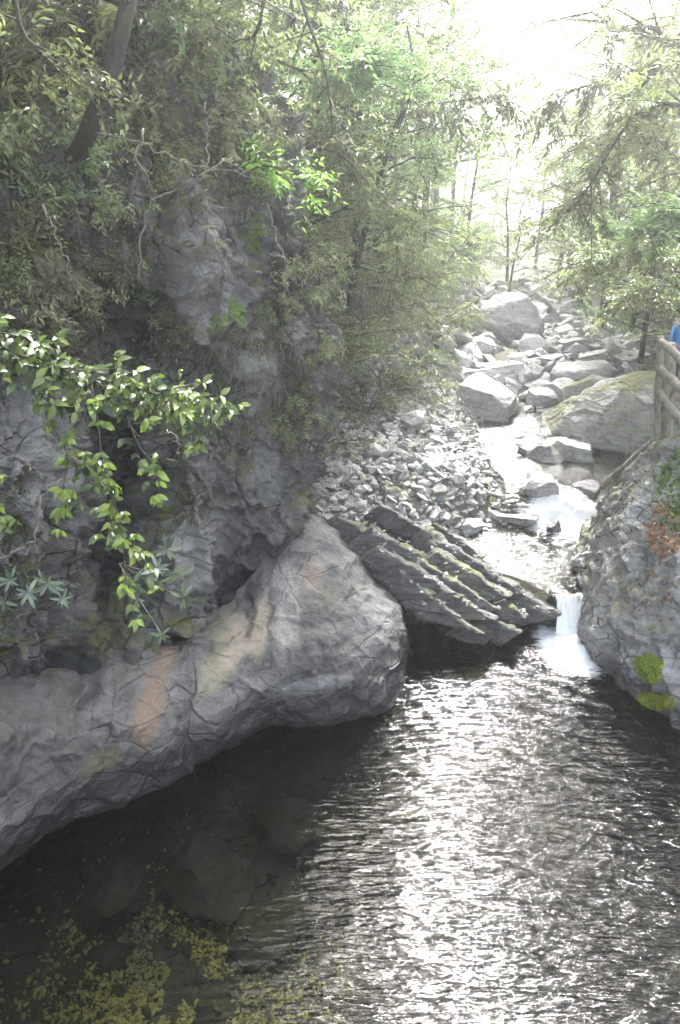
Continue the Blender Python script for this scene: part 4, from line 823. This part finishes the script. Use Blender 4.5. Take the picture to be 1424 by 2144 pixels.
rooted([(510, 485, 0, .8), (420, 510, 1, .8), (520, 575, 2, .5), (470, 650, 0, .7), (600, 895, 0, .7), (640, 620, 2, .7), (110, 600, 1, 1.), (350, 1000, 2, .3), (690, 880, 1, .6), (30, 500, 2, .9), (250, 560, 2, .7)], protoF, "fern", ("stalk", "frond"), [cliff_b], ["arching ferns growing from cracks of the cliff"], "fern", "ferns on the cliff", up=.2)

# grass-like sedge hanging off ledges, roots and vines
def strand(pts, r0, lab, mat, name="vine", cat="vine", lm=None, n=0, ll=.05, seed=1):
    P = crom(np.array(pts), 22); b = P[0].copy(); mb = MB(); r = np.random.default_rng(seed); P = P + r.normal(0, .012, P.shape); P[0] = b; tube(mb, P - b, r0 * np.linspace(1, .35, 22), 5); o = mb.obj("stem", mat)
    if n:
        o2 = empty(name, b); o.parent = o2; lf = MB(); i = r.integers(3, 21, n); sprays(lf, P[i] - b, r.normal(0, 1, (n, 3)) + (0, 0, -.3), np.zeros(n) + .1, 5, ll, .4, .6, r); lf.obj("foliage", lm, o2, False)
        return tag(o2, lab, cat)
    o.name = name; o.location = b; return tag(o, lab, cat)
V_ = [
 ([(300, 270, 5.9), (290, 340, 5.8), (320, 400, 6.0), (300, 470, 6.0), (292, 590, 5.8)], .012, "grey crooked stem climbing the middle of the cliff above the five-leaved sprig"),
 ([(320, 420, 6.1), (380, 390, 6.2), (430, 360, 6.3), (490, 325, 6.6)], .010, "pale straight root slanting up to the right across the cliff"),
 ([(200, 280, 5.9), (280, 295, 5.8), (350, 325, 5.9), (440, 355, 6.2), (560, 375, 6.6)], .008, "thin pale vine running level across the upper cliff"),
 ([(430, 215, 6.9), (435, 300, 6.7), (440, 355, 6.4)], .010, "upright pale shoot ending at the level vine on the upper cliff"),
 ([(90, 430, 5.1), (120, 500, 5.0), (150, 570, 5.0), (170, 640, 5.0)], .008, "fine vine slanting down over the dark ledge at the far left"),
 ([(160, 400, 5.7), (165, 480, 5.6), (170, 560, 5.6)], .012, "dark straight sapling stem on the left ledge"),
 ([(560, 430, 6.9), (580, 500, 6.9), (605, 560, 6.9), (620, 600, 6.9)], .009, "grey root dangling over the dark recess at the cliff's upper right corner"),
 ([(270, 890, 5.2), (300, 915, 5.1), (335, 925, 5.1)], .005, "fine loose twig across the black hollow"),
 ([(350, 900, 4.6), (375, 930, 4.6), (365, 965, 4.6), (345, 962, 4.6)], .005, "hooked pale twig hanging at the right of the hollow"),
 ([(0, 1170, 4.1), (50, 1150, 4.1), (75, 1120, 4.1), (90, 1040, 4.2), (120, 1000, 4.3)], .010, "grey forked twig above the narrow-leaved rosettes in the lower left"),
 ([(640, 330, 8.), (650, 480, 7.9), (665, 560, 7.9), (700, 640, 8.0)], .008, "slack vine hanging beside the cliff's right edge")]
for i, (pts, r0, lab) in enumerate(V_): strand([W(*p) for p in pts], r0, lab, m_vine if i not in (5, 7) else m_bark, lm=m_leafA, n=(9 if i in (0, 1, 2, 4, 10) else 0), seed=i)
def blades(name, surf, n, ll, wr, mat, pick, lab, cat, out=.6, down=.6, near=False):
    V, F = surf; A0 = V[F]; m0 = A0.mean(1); cr = np.cross(A0[:, 1] - A0[:, 0], A0[:, 3] - A0[:, 0]); ar = np.linalg.norm(cr, axis=1); n0 = nrm(cr); n0 = n0 * np.where((n0 @ np.array((0, -1, .3)))[:, None] < 0, -1, 1)
    k = np.nonzero(pick(m0, n0))[0]; pr = ar[k] / ar[k].sum(); k = rng.choice(k, n, p=pr); m, nn_ = m0[k], n0[k]; c = n
    d = nn_ * out + rng.normal(0, .5, (c, 3)) + np.array((0, 0, -down)); mb = MB(); leaves(mb, m + rng.normal(0, .012, (c, 3)), d, nn_ + rng.normal(0, .4, (c, 3)), ll * rng.uniform(.5, 1.3, c), wr, near=near)
    o = mb.obj(name, mat, smooth=False); return tag(o, lab, cat, kind='stuff')
def px_of(m):
    f = m[:, 1] * cp + (CAMZ - m[:, 2]) * sp; return CX + FPX * m[:, 0] / f, CY - FPX * ((m[:, 2] - CAMZ) * cp + m[:, 1] * sp) / f
def pick_creeper(m, n):
    x, y = px_of(m); q = fbm(m * 1.6, 3, 77); e = 0
    for (a, b, ra, rb, k) in [(90, 640, 150, 110, .9), (390, 700, 60, 80, .6), (620, 840, 60, 110, .6), (20, 1120, 60, 70, .5), (560, 360, 90, 90, .4), (260, 590, 90, 60, .5), (400, 1040, 40, 50, .3), (480, 730, 70, 60, .35), (650, 620, 60, 110, .6)]: e = e + k * np.exp(-((x - a) / ra) ** 2 - ((y - b) / rb) ** 2)
    e = e + .75 * sstep(430, 200, y); return (q * .9 + e > .42) & (y < 1250) & (x > -250) & (x < 760)
blades("creeper", (CV, CF), 22000, .06, .42, m_leafE, pick_creeper, "carpet of tiny-leaved creeper and moss on the cliff's ledges and top", "creeper")
def pick_moss(m, n):
    x, y = px_of(m); e = 0
    for (a, b, ra, rb, k) in [(80, 640, 130, 100, 1.), (350, 700, 50, 70, .8), (250, 580, 70, 50, .7), (620, 850, 50, 90, .8), (20, 1130, 50, 60, .8), (400, 1020, 30, 60, .6), (490, 700, 60, 50, .6)]: e = e + k * np.exp(-((x - a) / ra) ** 2 - ((y - b) / rb) ** 2)
    return e + .7 * fbm(m * 3.1, 3, 71) > .42
blades("moss", (CV, CF), 42000, .028, .5, leaf_mat("olive_moss", (.03, .035, .01), (.15, .16, .05), .2, .8), pick_moss, "thick olive moss padding the dark ledges of the cliff", "moss", out=.9, down=.3)
blades("creeper", (CV, CF), 7000, .16, .05, m_leafC, lambda m, n: (fbm(m * 1.1, 3, 5) > .12) & (px_of(m)[1] < 900) & (px_of(m)[1] > 150) & (px_of(m)[0] > 420 - 0 * m[:, 0]), "fine hanging grass and dry rootlets along the cliff's right-hand overhangs", "grass", out=.4, down=1.2)
# undergrowth carpet over both slopes
def carpet(n, cond, ll, mat, lab, cat):
    c = rng.integers(len(TF), size=n * 14); m = TV[TF[c]].mean(1) ; ar = np.linalg.norm(np.cross(TV[TF[c]][:, 1] - TV[TF[c]][:, 0], TV[TF[c]][:, 3] - TV[TF[c]][:, 0]), axis=1)
    k = cond(m) & (rng.random(len(m)) < np.clip(ar * 9, .02, 1)); m = m[k][:n]; sz = np.sqrt(ar[k][:n]); c = len(m)
    p = m + rng.normal(0, 1, (c, 3)) * (np.clip(sz, .06, 1.2) * .45)[:, None]; p[:, 2] = m[:, 2] + rng.random(c) ** 2 * .35 * np.clip(sz * 3, .4, 2.5)
    mb = MB(); leaves(mb, p, rng.normal(0, 1, (c, 3)) * (1, 1, .35), np.tile((0, 0, 1.), (c, 1)) + rng.normal(0, .4, (c, 3)), ll * np.clip(sz * 5, .8, 3.5) * rng.uniform(.6, 1.2, c), .45)
    return tag(mb.obj("ground_cover", mat, smooth=False), lab, cat, kind='stuff')
carpet(60000, lambda m: (m[:, 0] < footl(m[:, 1]) + .3) & (m[:, 1] > 8.8) & (m[:, 1] < 70) & (fbm(m * .9, 3, 2) > -.25), .075, m_leafA, "dense low undergrowth covering the left slope", "undergrowth")
carpet(60000, lambda m: (m[:, 0] > footr(m[:, 1]) - .2) & (m[:, 1] > 3) & (m[:, 1] < 75) & (fbm(m * .9, 3, 2) > -.2), .075, m_leafC, "dense low undergrowth covering the right slope", "undergrowth")
carpet(5000, lambda m: (m[:, 0] > footl(m[:, 1]) - .2) & (m[:, 0] < sleft(m[:, 1]) - .1) & (m[:, 1] > 8.6) & (m[:, 1] < 14) & (fbm(m * 1.3, 3, 31) > .12), .05, m_leafY, "sparse weeds sprouting between the scree stones", "weeds")
# right bank: bright weeds, brown leaf litter, moss cushions
def pick_bank(cx_, cy_, rx_, ry_, fr=3):
    def f(m, n):
        x, y = px_of(m); return (((x - cx_) / rx_) ** 2 + ((y - cy_) / ry_) ** 2 + .4 * fr ** .5 * fbm(m * fr, 3, 9) < 1) & (n[:, 2] > -.2)
    return f
blades("weeds", (BV, BF), 3200, .08, .35, m_leafY, pick_bank(1425, 1040, 45, 90), "yellow-green weeds at the right edge of the rock bank", "weeds", down=-.3)
blades("weeds", (BV, BF), 900, .05, .35, m_leafA, pick_bank(1330, 1010, 80, 40), "short dark weeds along the bank's crest below the fence post", "weeds", down=-.4)
m_lit = leaf_mat("dead_leaf", (.18, .09, .05), (.55, .34, .2), .1, .6, 1.)
blades("leaf_litter", (BV, BF), 1500, .07, .5, m_lit, pick_bank(1400, 1110, 45, 65), "dry brown leaves gathered on the rock bank below the weeds", "leaf litter", out=.15, down=.2)
blades("leaf_litter", (BV, BF), 260, .06, .5, m_lit, pick_bank(1390, 1260, 80, 110, 6), "a few reddish dead leaves scattered on the cracked rock low on the bank", "leaf litter", out=.15, down=.2)
blades("weeds", (BV, BF), 1500, .05, .4, m_leafE, pick_bank(1330, 1130, 110, 130, 7), "thin mossy weeds scattered over the middle of the rock bank", "weeds", down=-.2)
m_mossy2 = leaf_mat("moss_cushion", (.16, .2, .015), (.42, .46, .05), .2, .8, 1.)
for (a, b, rx_, ry_, lab) in [(1362, 1398, 30, 28, "round yellow-green moss cushion on the pale rock by the pool"), (1365, 1470, 40, 17, "flat bright moss cushion just above the waterline at the right edge")]:
    blades("moss", (BV, BF), 4500, .024, .5, m_mossy2, pick_bank(a, b, rx_, ry_, 8), lab, "moss", out=1., down=0)

# the leafy branch hanging into the picture at the left, close to the viewer
br = empty("leafy_branch", W(-160, 600, 3.9)); tag(br, "foreground branch with glossy light-green leaves hanging in strands before the dark hollow", "branch"); b0 = np.array(br.location)
st_, lf = MB(), MB(); r = np.random.default_rng(801)
main = crom([W(-160, 600, 3.9), W(-60, 690, 3.85), W(60, 750, 3.8), W(190, 790, 3.9), (W(330, 825, 4.0)), W(480, 862, 4.1)], 40); tube(st_, main - b0, .013 * np.linspace(1, .25, 40), 6)
subs = [main]
for pts in [[(60, 750, 3.8), (100, 770, 3.75), (190, 775, 3.8), (265, 768, 3.8)], [(-60, 690, 3.85), (20, 700, 3.7), (90, 720, 3.7)], [(-80, 760, 3.7), (30, 800, 3.7), (110, 830, 3.7), (200, 850, 3.75)],
            [(190, 790, 3.9), (250, 830, 3.85), (320, 850, 3.9), (400, 900, 3.9), (395, 950, 3.9)], [(100, 800, 3.8), (105, 880, 3.75), (140, 950, 3.75), (130, 1040, 3.75), (125, 1130, 3.75)],
            [(190, 800, 3.85), (205, 880, 3.8), (215, 960, 3.8), (240, 1030, 3.8), (225, 1080, 3.8), (250, 1130, 3.8)], [(215, 960, 3.8), (235, 1040, 3.78), (255, 1110, 3.75), (265, 1220, 3.75), (290, 1320, 3.75)],
            [(250, 830, 3.85), (290, 930, 3.85), (330, 990, 3.85), (330, 1060, 3.85)], [(330, 825, 3.95), (380, 810, 3.9), (430, 800, 3.95)], [(-100, 900, 3.6), (-30, 960, 3.6), (5, 1000, 3.6)], [(140, 950, 3.75), (190, 990, 3.7), (160, 1060, 3.7)],
            [(-120, 1040, 3.7), (-20, 1080, 3.6), (5, 1110, 3.6)], [(255, 1110, 3.75), (300, 1170, 3.75), (330, 1230, 3.75)]]:
    P = crom([W(*p) for p in pts], 18); subs.append(P); tube(st_, P - b0, .006 * np.linspace(1, .3, 18), 4)
for k, P in enumerate(subs):
    L_ = np.linalg.norm(P[-1] - P[0]); nn2 = int(L_ * (24 if k < 5 and k else 17 if k else 95)) + 3
    for j in range(nn2):
        t = r.uniform(.12, 1.0) if j else 1.; i = min(int(t * (len(P) - 1)), len(P) - 2); p = P[i] + r.normal(0, .035 if k else .06, 3) * (j > 0); o_ = P[i]
        tube(st_, [o_ - b0, p - b0], .002, 3, cap=False); c = int(r.integers(3, 7)); az = r.uniform(0, 6.28) + np.arange(c) * 6.28 / c * .8
        ax_ = nrm(nrm(P[i + 1] - P[i]) + np.array((0, -.5, -.1)) + r.normal(0, .3, 3)); a1 = nrm(np.cross(ax_, (.1, .2, 1.))); a2 = np.cross(ax_, a1)
        d = a1 * np.cos(az)[:, None] + a2 * np.sin(az)[:, None] + ax_ * .45 + r.normal(0, .15, (c, 3)); d[:, 2] -= .45
        tb = .65 if p[2] < W(0, 850, 3.8)[2] else .45
        leaves(lf, np.tile(p, (c, 1)) - b0, d, np.tile(ax_ * .6 + np.array((0, -.3, .8)), (c, 1)), r.uniform(.055, .09) * r.uniform(.6, 1.3, c), .42, np.clip(tb * r.uniform(0, 1.5) + r.normal(0, .22, c), 0, 1), near=True)
m_fg = leaf_mat("glossy_leaf", (.03, .06, .03), (.25, .37, .085), .3, .32, .97)
st_.obj("stem", m_twig, br); lf.obj("foliage", m_fg, br, True)
# narrow-leaved rosettes
def rosette_shrub(lst, lab, seed):
    r = np.random.default_rng(seed); base = W(*lst[0]); st_, lf = MB(), MB()
    for (px, py, Y) in lst[1:]:
        p = W(px, py, Y); tube(st_, [base * 0, (p - base) * .5 + (0, 0, -.03), p - base], .005, 4, cap=False); c = int(r.integers(8, 13)); az = np.arange(c) * 2.4; el = r.uniform(-.2, .6, c)
        ax_ = nrm(np.array((r.normal(0, .6), -1, r.normal(.2, .5)))); a1 = nrm(np.cross(ax_, (0, 0, 1.))); a2 = np.cross(ax_, a1)
        d = (a1 * np.cos(az)[:, None] + a2 * np.sin(az)[:, None]) + ax_ * el[:, None]; d[:, 2] -= .15
        leaves(lf, np.tile(p - base, (c, 1)), d, np.tile(ax_, (c, 1)), r.uniform(.7, 1.15) * r.uniform(.06, .13, c), .24, near=True)
    o = empty("shrub", base); st_.obj("stem", m_twig, o); lf.obj("foliage", m_ros, o); tag(o, lab, "shrub")
m_ros = leaf_mat("narrow_leaf", (.04, .06, .045), (.15, .19, .12), .15, .25)
rosette_shrub([(-60, 1300, 4.3), (20, 1215, 4.0), (50, 1195, 4.0), (100, 1220, 4.0), (130, 1255, 4.0), (10, 1260, 3.95), (0, 1320, 3.95), (60, 1240, 3.95)], "narrow-leaved grey-green rosettes in front of the rock at the lower left edge", 811)
rosette_shrub([(250, 1180, 4.5), (285, 1255, 4.05), (340, 1330, 3.95), (330, 1190, 4.3), (370, 1200, 4.3), (280, 1220, 4.1), (385, 1250, 4.3), (350, 1150, 4.3)], "narrow-leaved sprigs dangling under the foreground branch's longest strand", 812)

# ================================================================ fence, log, person
m_wood = bark_mat("weathered_wood", (.13, .115, .09), (.36, .33, .27), .35)
fe = empty("wooden_fence", W(1384, 930, 8.6)); tag(fe, "rustic fence of weathered peeled logs on the rock bank at the right edge", "fence"); f0 = np.array(fe.location)
def log(a, b, r, name, seed, parent=fe, off=f0, k=12, m=m_wood):
    a, b = np.array(a), np.array(b); q = np.linspace(0, 1, 14)[:, None]; rr = np.random.default_rng(seed); P = a + (b - a) * q + rr.normal(0, r * .13, (14, 3)); mb = MB()
    tube(mb, P - off, r * (1 + rr.normal(0, .05, 14)), k, wob=.05); return mb.obj(name, m, parent)
log(W(1382, 925, 8.6) + (0, 0, -.3), W(1382, 703, 8.6), .042, "post", 1); log(W(1401, 945, 8.75) + (0, 0, -.3), W(1401, 722, 8.75), .078, "post", 2)
log(W(1560, 1080, 7.3) + (0, 0, -.3), W(1560, 800, 7.3), .08, "post", 3)
for i, (a, b, r_) in enumerate([(W(1383, 714, 8.5), W(1570, 880, 7.25), .05), (W(1380, 772, 8.5), W(1570, 940, 7.25), .055), (W(1379, 820, 8.5), W(1570, 1085, 7.3), .05)]): log(a, b, r_, "rail", 10 + i)
log(W(1383, 880, 8.65), W(1440, 760, 8.3), .035, "brace", 21)
tag(log(W(1380, 915, 8.7), W(1262, 1015, 9.7), .045, "fallen_log", 31, None, 0, 10), "long bleached root lying down the bank's crest from the fence post to the rapids", "log")
tag(log(W(1345, 950, 8.9), W(1285, 1022, 9.4), .035, "fallen_log", 32, None, 0, 10), "shorter mossy stick beside the bleached root on the bank's crest", "log")

# person on the path behind the fence: only a shoulder and arm reach into the picture
m_skin = plain_mat("skin", (.45, .26, .18), .5, .08, 8); m_shirt = plain_mat("blue_shirt", (.03, .22, .62), .8, .12, 14); m_pants = plain_mat("dark_trousers", (.03, .035, .05), .8, .2, 12)
m_hair = plain_mat("black_hair", (.012, .01, .009), .5, .3, 40)
q = W(1422, 690, 10.2); PX, PY, PZ = q[0], 10.2, q[2] - 1.36            # feet
def skin_obj(name, joints, edges, mat, parent, root=0, sub=2):
    me = bpy.data.meshes.new(name); me.from_pydata([j[:3] for j in joints], edges, []); o = link(name, me, parent); me.materials.append(mat)
    o.modifiers.new("s", 'SKIN').use_smooth_shade = True; me.skin_vertices
    for v, j in zip(me.skin_vertices[0].data, joints): r_ = j[3]; v.radius = r_ if isinstance(r_, tuple) else (r_, r_)
    me.skin_vertices[0].data[root].use_root = True; sb = o.modifiers.new("d", 'SUBSURF'); sb.levels = sb.render_levels = sub; return o
pe = empty("person", (PX, PY, PZ), (0, 0, rad(70))); tag(pe, "person in a bright blue shirt behind the fence, cut off by the right edge", "person")
J = [(0, 0, .95, (.15, .10)), (0, 0, 1.15, (.13, .09)), (0, .01, 1.33, (.15, .10)), (0, .01, 1.45, (.06, .055)), (0, -.01, 1.53, (.052, .052)),
     (-.17, 0, 1.42, .05), (-.23, -.02, 1.15, .04), (-.2, -.22, 1.05, .032), (-.19, -.3, 1.04, (.035, .018)),
     (.17, 0, 1.42, .05), (.23, .0, 1.15, .04), (.2, -.18, 1.0, .032), (.19, -.26, .98, (.035, .018)),
     (-.09, 0, .86, .085), (-.1, -.02, .5, .06), (-.1, .02, .1, .042), (-.1, -.14, .04, .035), (.09, 0, .86, .085), (.1, -.02, .5, .06), (.1, .02, .1, .042), (.1, -.14, .04, .035)]
E = [(0, 1), (1, 2), (2, 3), (3, 4), (2, 5), (5, 6), (6, 7), (7, 8), (2, 9), (9, 10), (10, 11), (11, 12), (0, 13), (13, 14), (14, 15), (15, 16), (0, 17), (17, 18), (18, 19), (19, 20)]
for sx_, hx, hy, hz, b in ((-1, -.19, -.3, 1.04, 8), (1, .19, -.26, .98, 12)):
    for k in range(4):
        x = hx + (k - 1.5) * .019; i = len(J); l = (.03, .036, .034, .026)[k]; J += [(x, hy - .035, hz, .009), (x, hy - .035 - l, hz - .008, .0085), (x, hy - .035 - l * 1.7, hz - .03, .0075)]; E += [(b, i), (i, i + 1), (i + 1, i + 2)]
    i = len(J); J += [(hx - sx_ * .04, hy - .01, hz - .01, .011), (hx - sx_ * .055, hy - .045, hz - .02, .009)]; E += [(b, i), (i, i + 1)]
body = skin_obj("body", J, E, m_skin, pe)
S_ = [(0, 0, .9, (.168, .118)), (0, 0, 1.15, (.15, .11)), (0, .01, 1.34, (.168, .118)), (0, .01, 1.43, (.08, .07)), (-.17, 0, 1.42, .07), (-.215, -.01, 1.24, .062), (-.235, -.02, 1.16, .06), (.17, 0, 1.42, .07), (.215, 0, 1.24, .062), (.235, 0, 1.16, .06)]
skin_obj("shirt", S_, [(0, 1), (1, 2), (2, 3), (2, 4), (4, 5), (5, 6), (2, 7), (7, 8), (8, 9)], m_shirt, pe)
skin_obj("trousers", [(0, 0, .97, (.155, .112)), (-.09, 0, .84, .098), (-.1, -.02, .5, .075), (-.1, .02, .12, .06), (.09, 0, .84, .098), (.1, -.02, .5, .075), (.1, .02, .12, .06)], [(0, 1), (1, 2), (2, 3), (0, 4), (4, 5), (5, 6)], m_pants, pe)
V, F = ico(4); V = V * (.076, .098, .118); V[:, 1] -= .018 * sstep(.1, -.12, V[:, 2]) ; V[:, 0] *= 1 - .28 * sstep(0, -.11, V[:, 2])
V[:, 1] -= .03 * np.exp(-(V[:, 0] / .013) ** 2 - ((V[:, 2] + .015) / .022) ** 2) * (V[:, 1] < 0); V[:, 1] += .012 * (np.exp(-((np.abs(V[:, 0]) - .03) / .014) ** 2 - ((V[:, 2] - .012) / .013) ** 2)) * (V[:, 1] < 0)
V[:, 1] -= .007 * np.exp(-(V[:, 0] / .024) ** 2 - ((V[:, 2] + .058) / .008) ** 2) * (V[:, 1] < 0)
hd = MB().add(V + (0, -.02, 1.63), F); E_, EF = ico(2)
for s in (-1, 1): hd.add(E_ * (.012, .02, .032) + (s * .077, -.01, 1.625), EF)
hd.obj("head", m_skin, pe); H_ = V * 1.09; H_ = H_ + (0, .004, .008); k = (H_[:, 1] < -.045) & (H_[:, 2] < .07) | (H_[:, 2] < -.05); H_[k] *= .8
MB().add(H_ + (0, -.016, 1.63), F).obj("hair", m_hair, pe)
for s in (-1, 1): MB().add(E_ * .011 + (s * .03, -.102, 1.642), EF).obj("eye", plain_mat("eye", (.05, .04, .04), .2, .1), pe)

# ================================================================ air
V = np.array([(x, y, z) for x in (-75, 95) for y in (-30, 145) for z in (-2.5, 30)], float); F = np.array([(0, 1, 3, 2), (4, 6, 7, 5), (0, 4, 5, 1), (2, 3, 7, 6), (0, 2, 6, 4), (1, 5, 7, 3)])
m = bpy.data.materials.new("haze"); m.use_nodes = True; nt = m.node_tree; nt.nodes.clear(); o_ = nt.nodes.new('ShaderNodeOutputMaterial'); pv = nt.nodes.new('ShaderNodeVolumePrincipled')
pv.inputs['Color'].default_value = (.93, .95, .96, 1); pv.inputs['Density'].default_value = .0042; pv.inputs['Anisotropy'].default_value = .7; nt.links.new(pv.outputs[0], o_.inputs['Volume'])
tag(MB().add(V, F).obj("haze", m, smooth=False), kind='stuff')
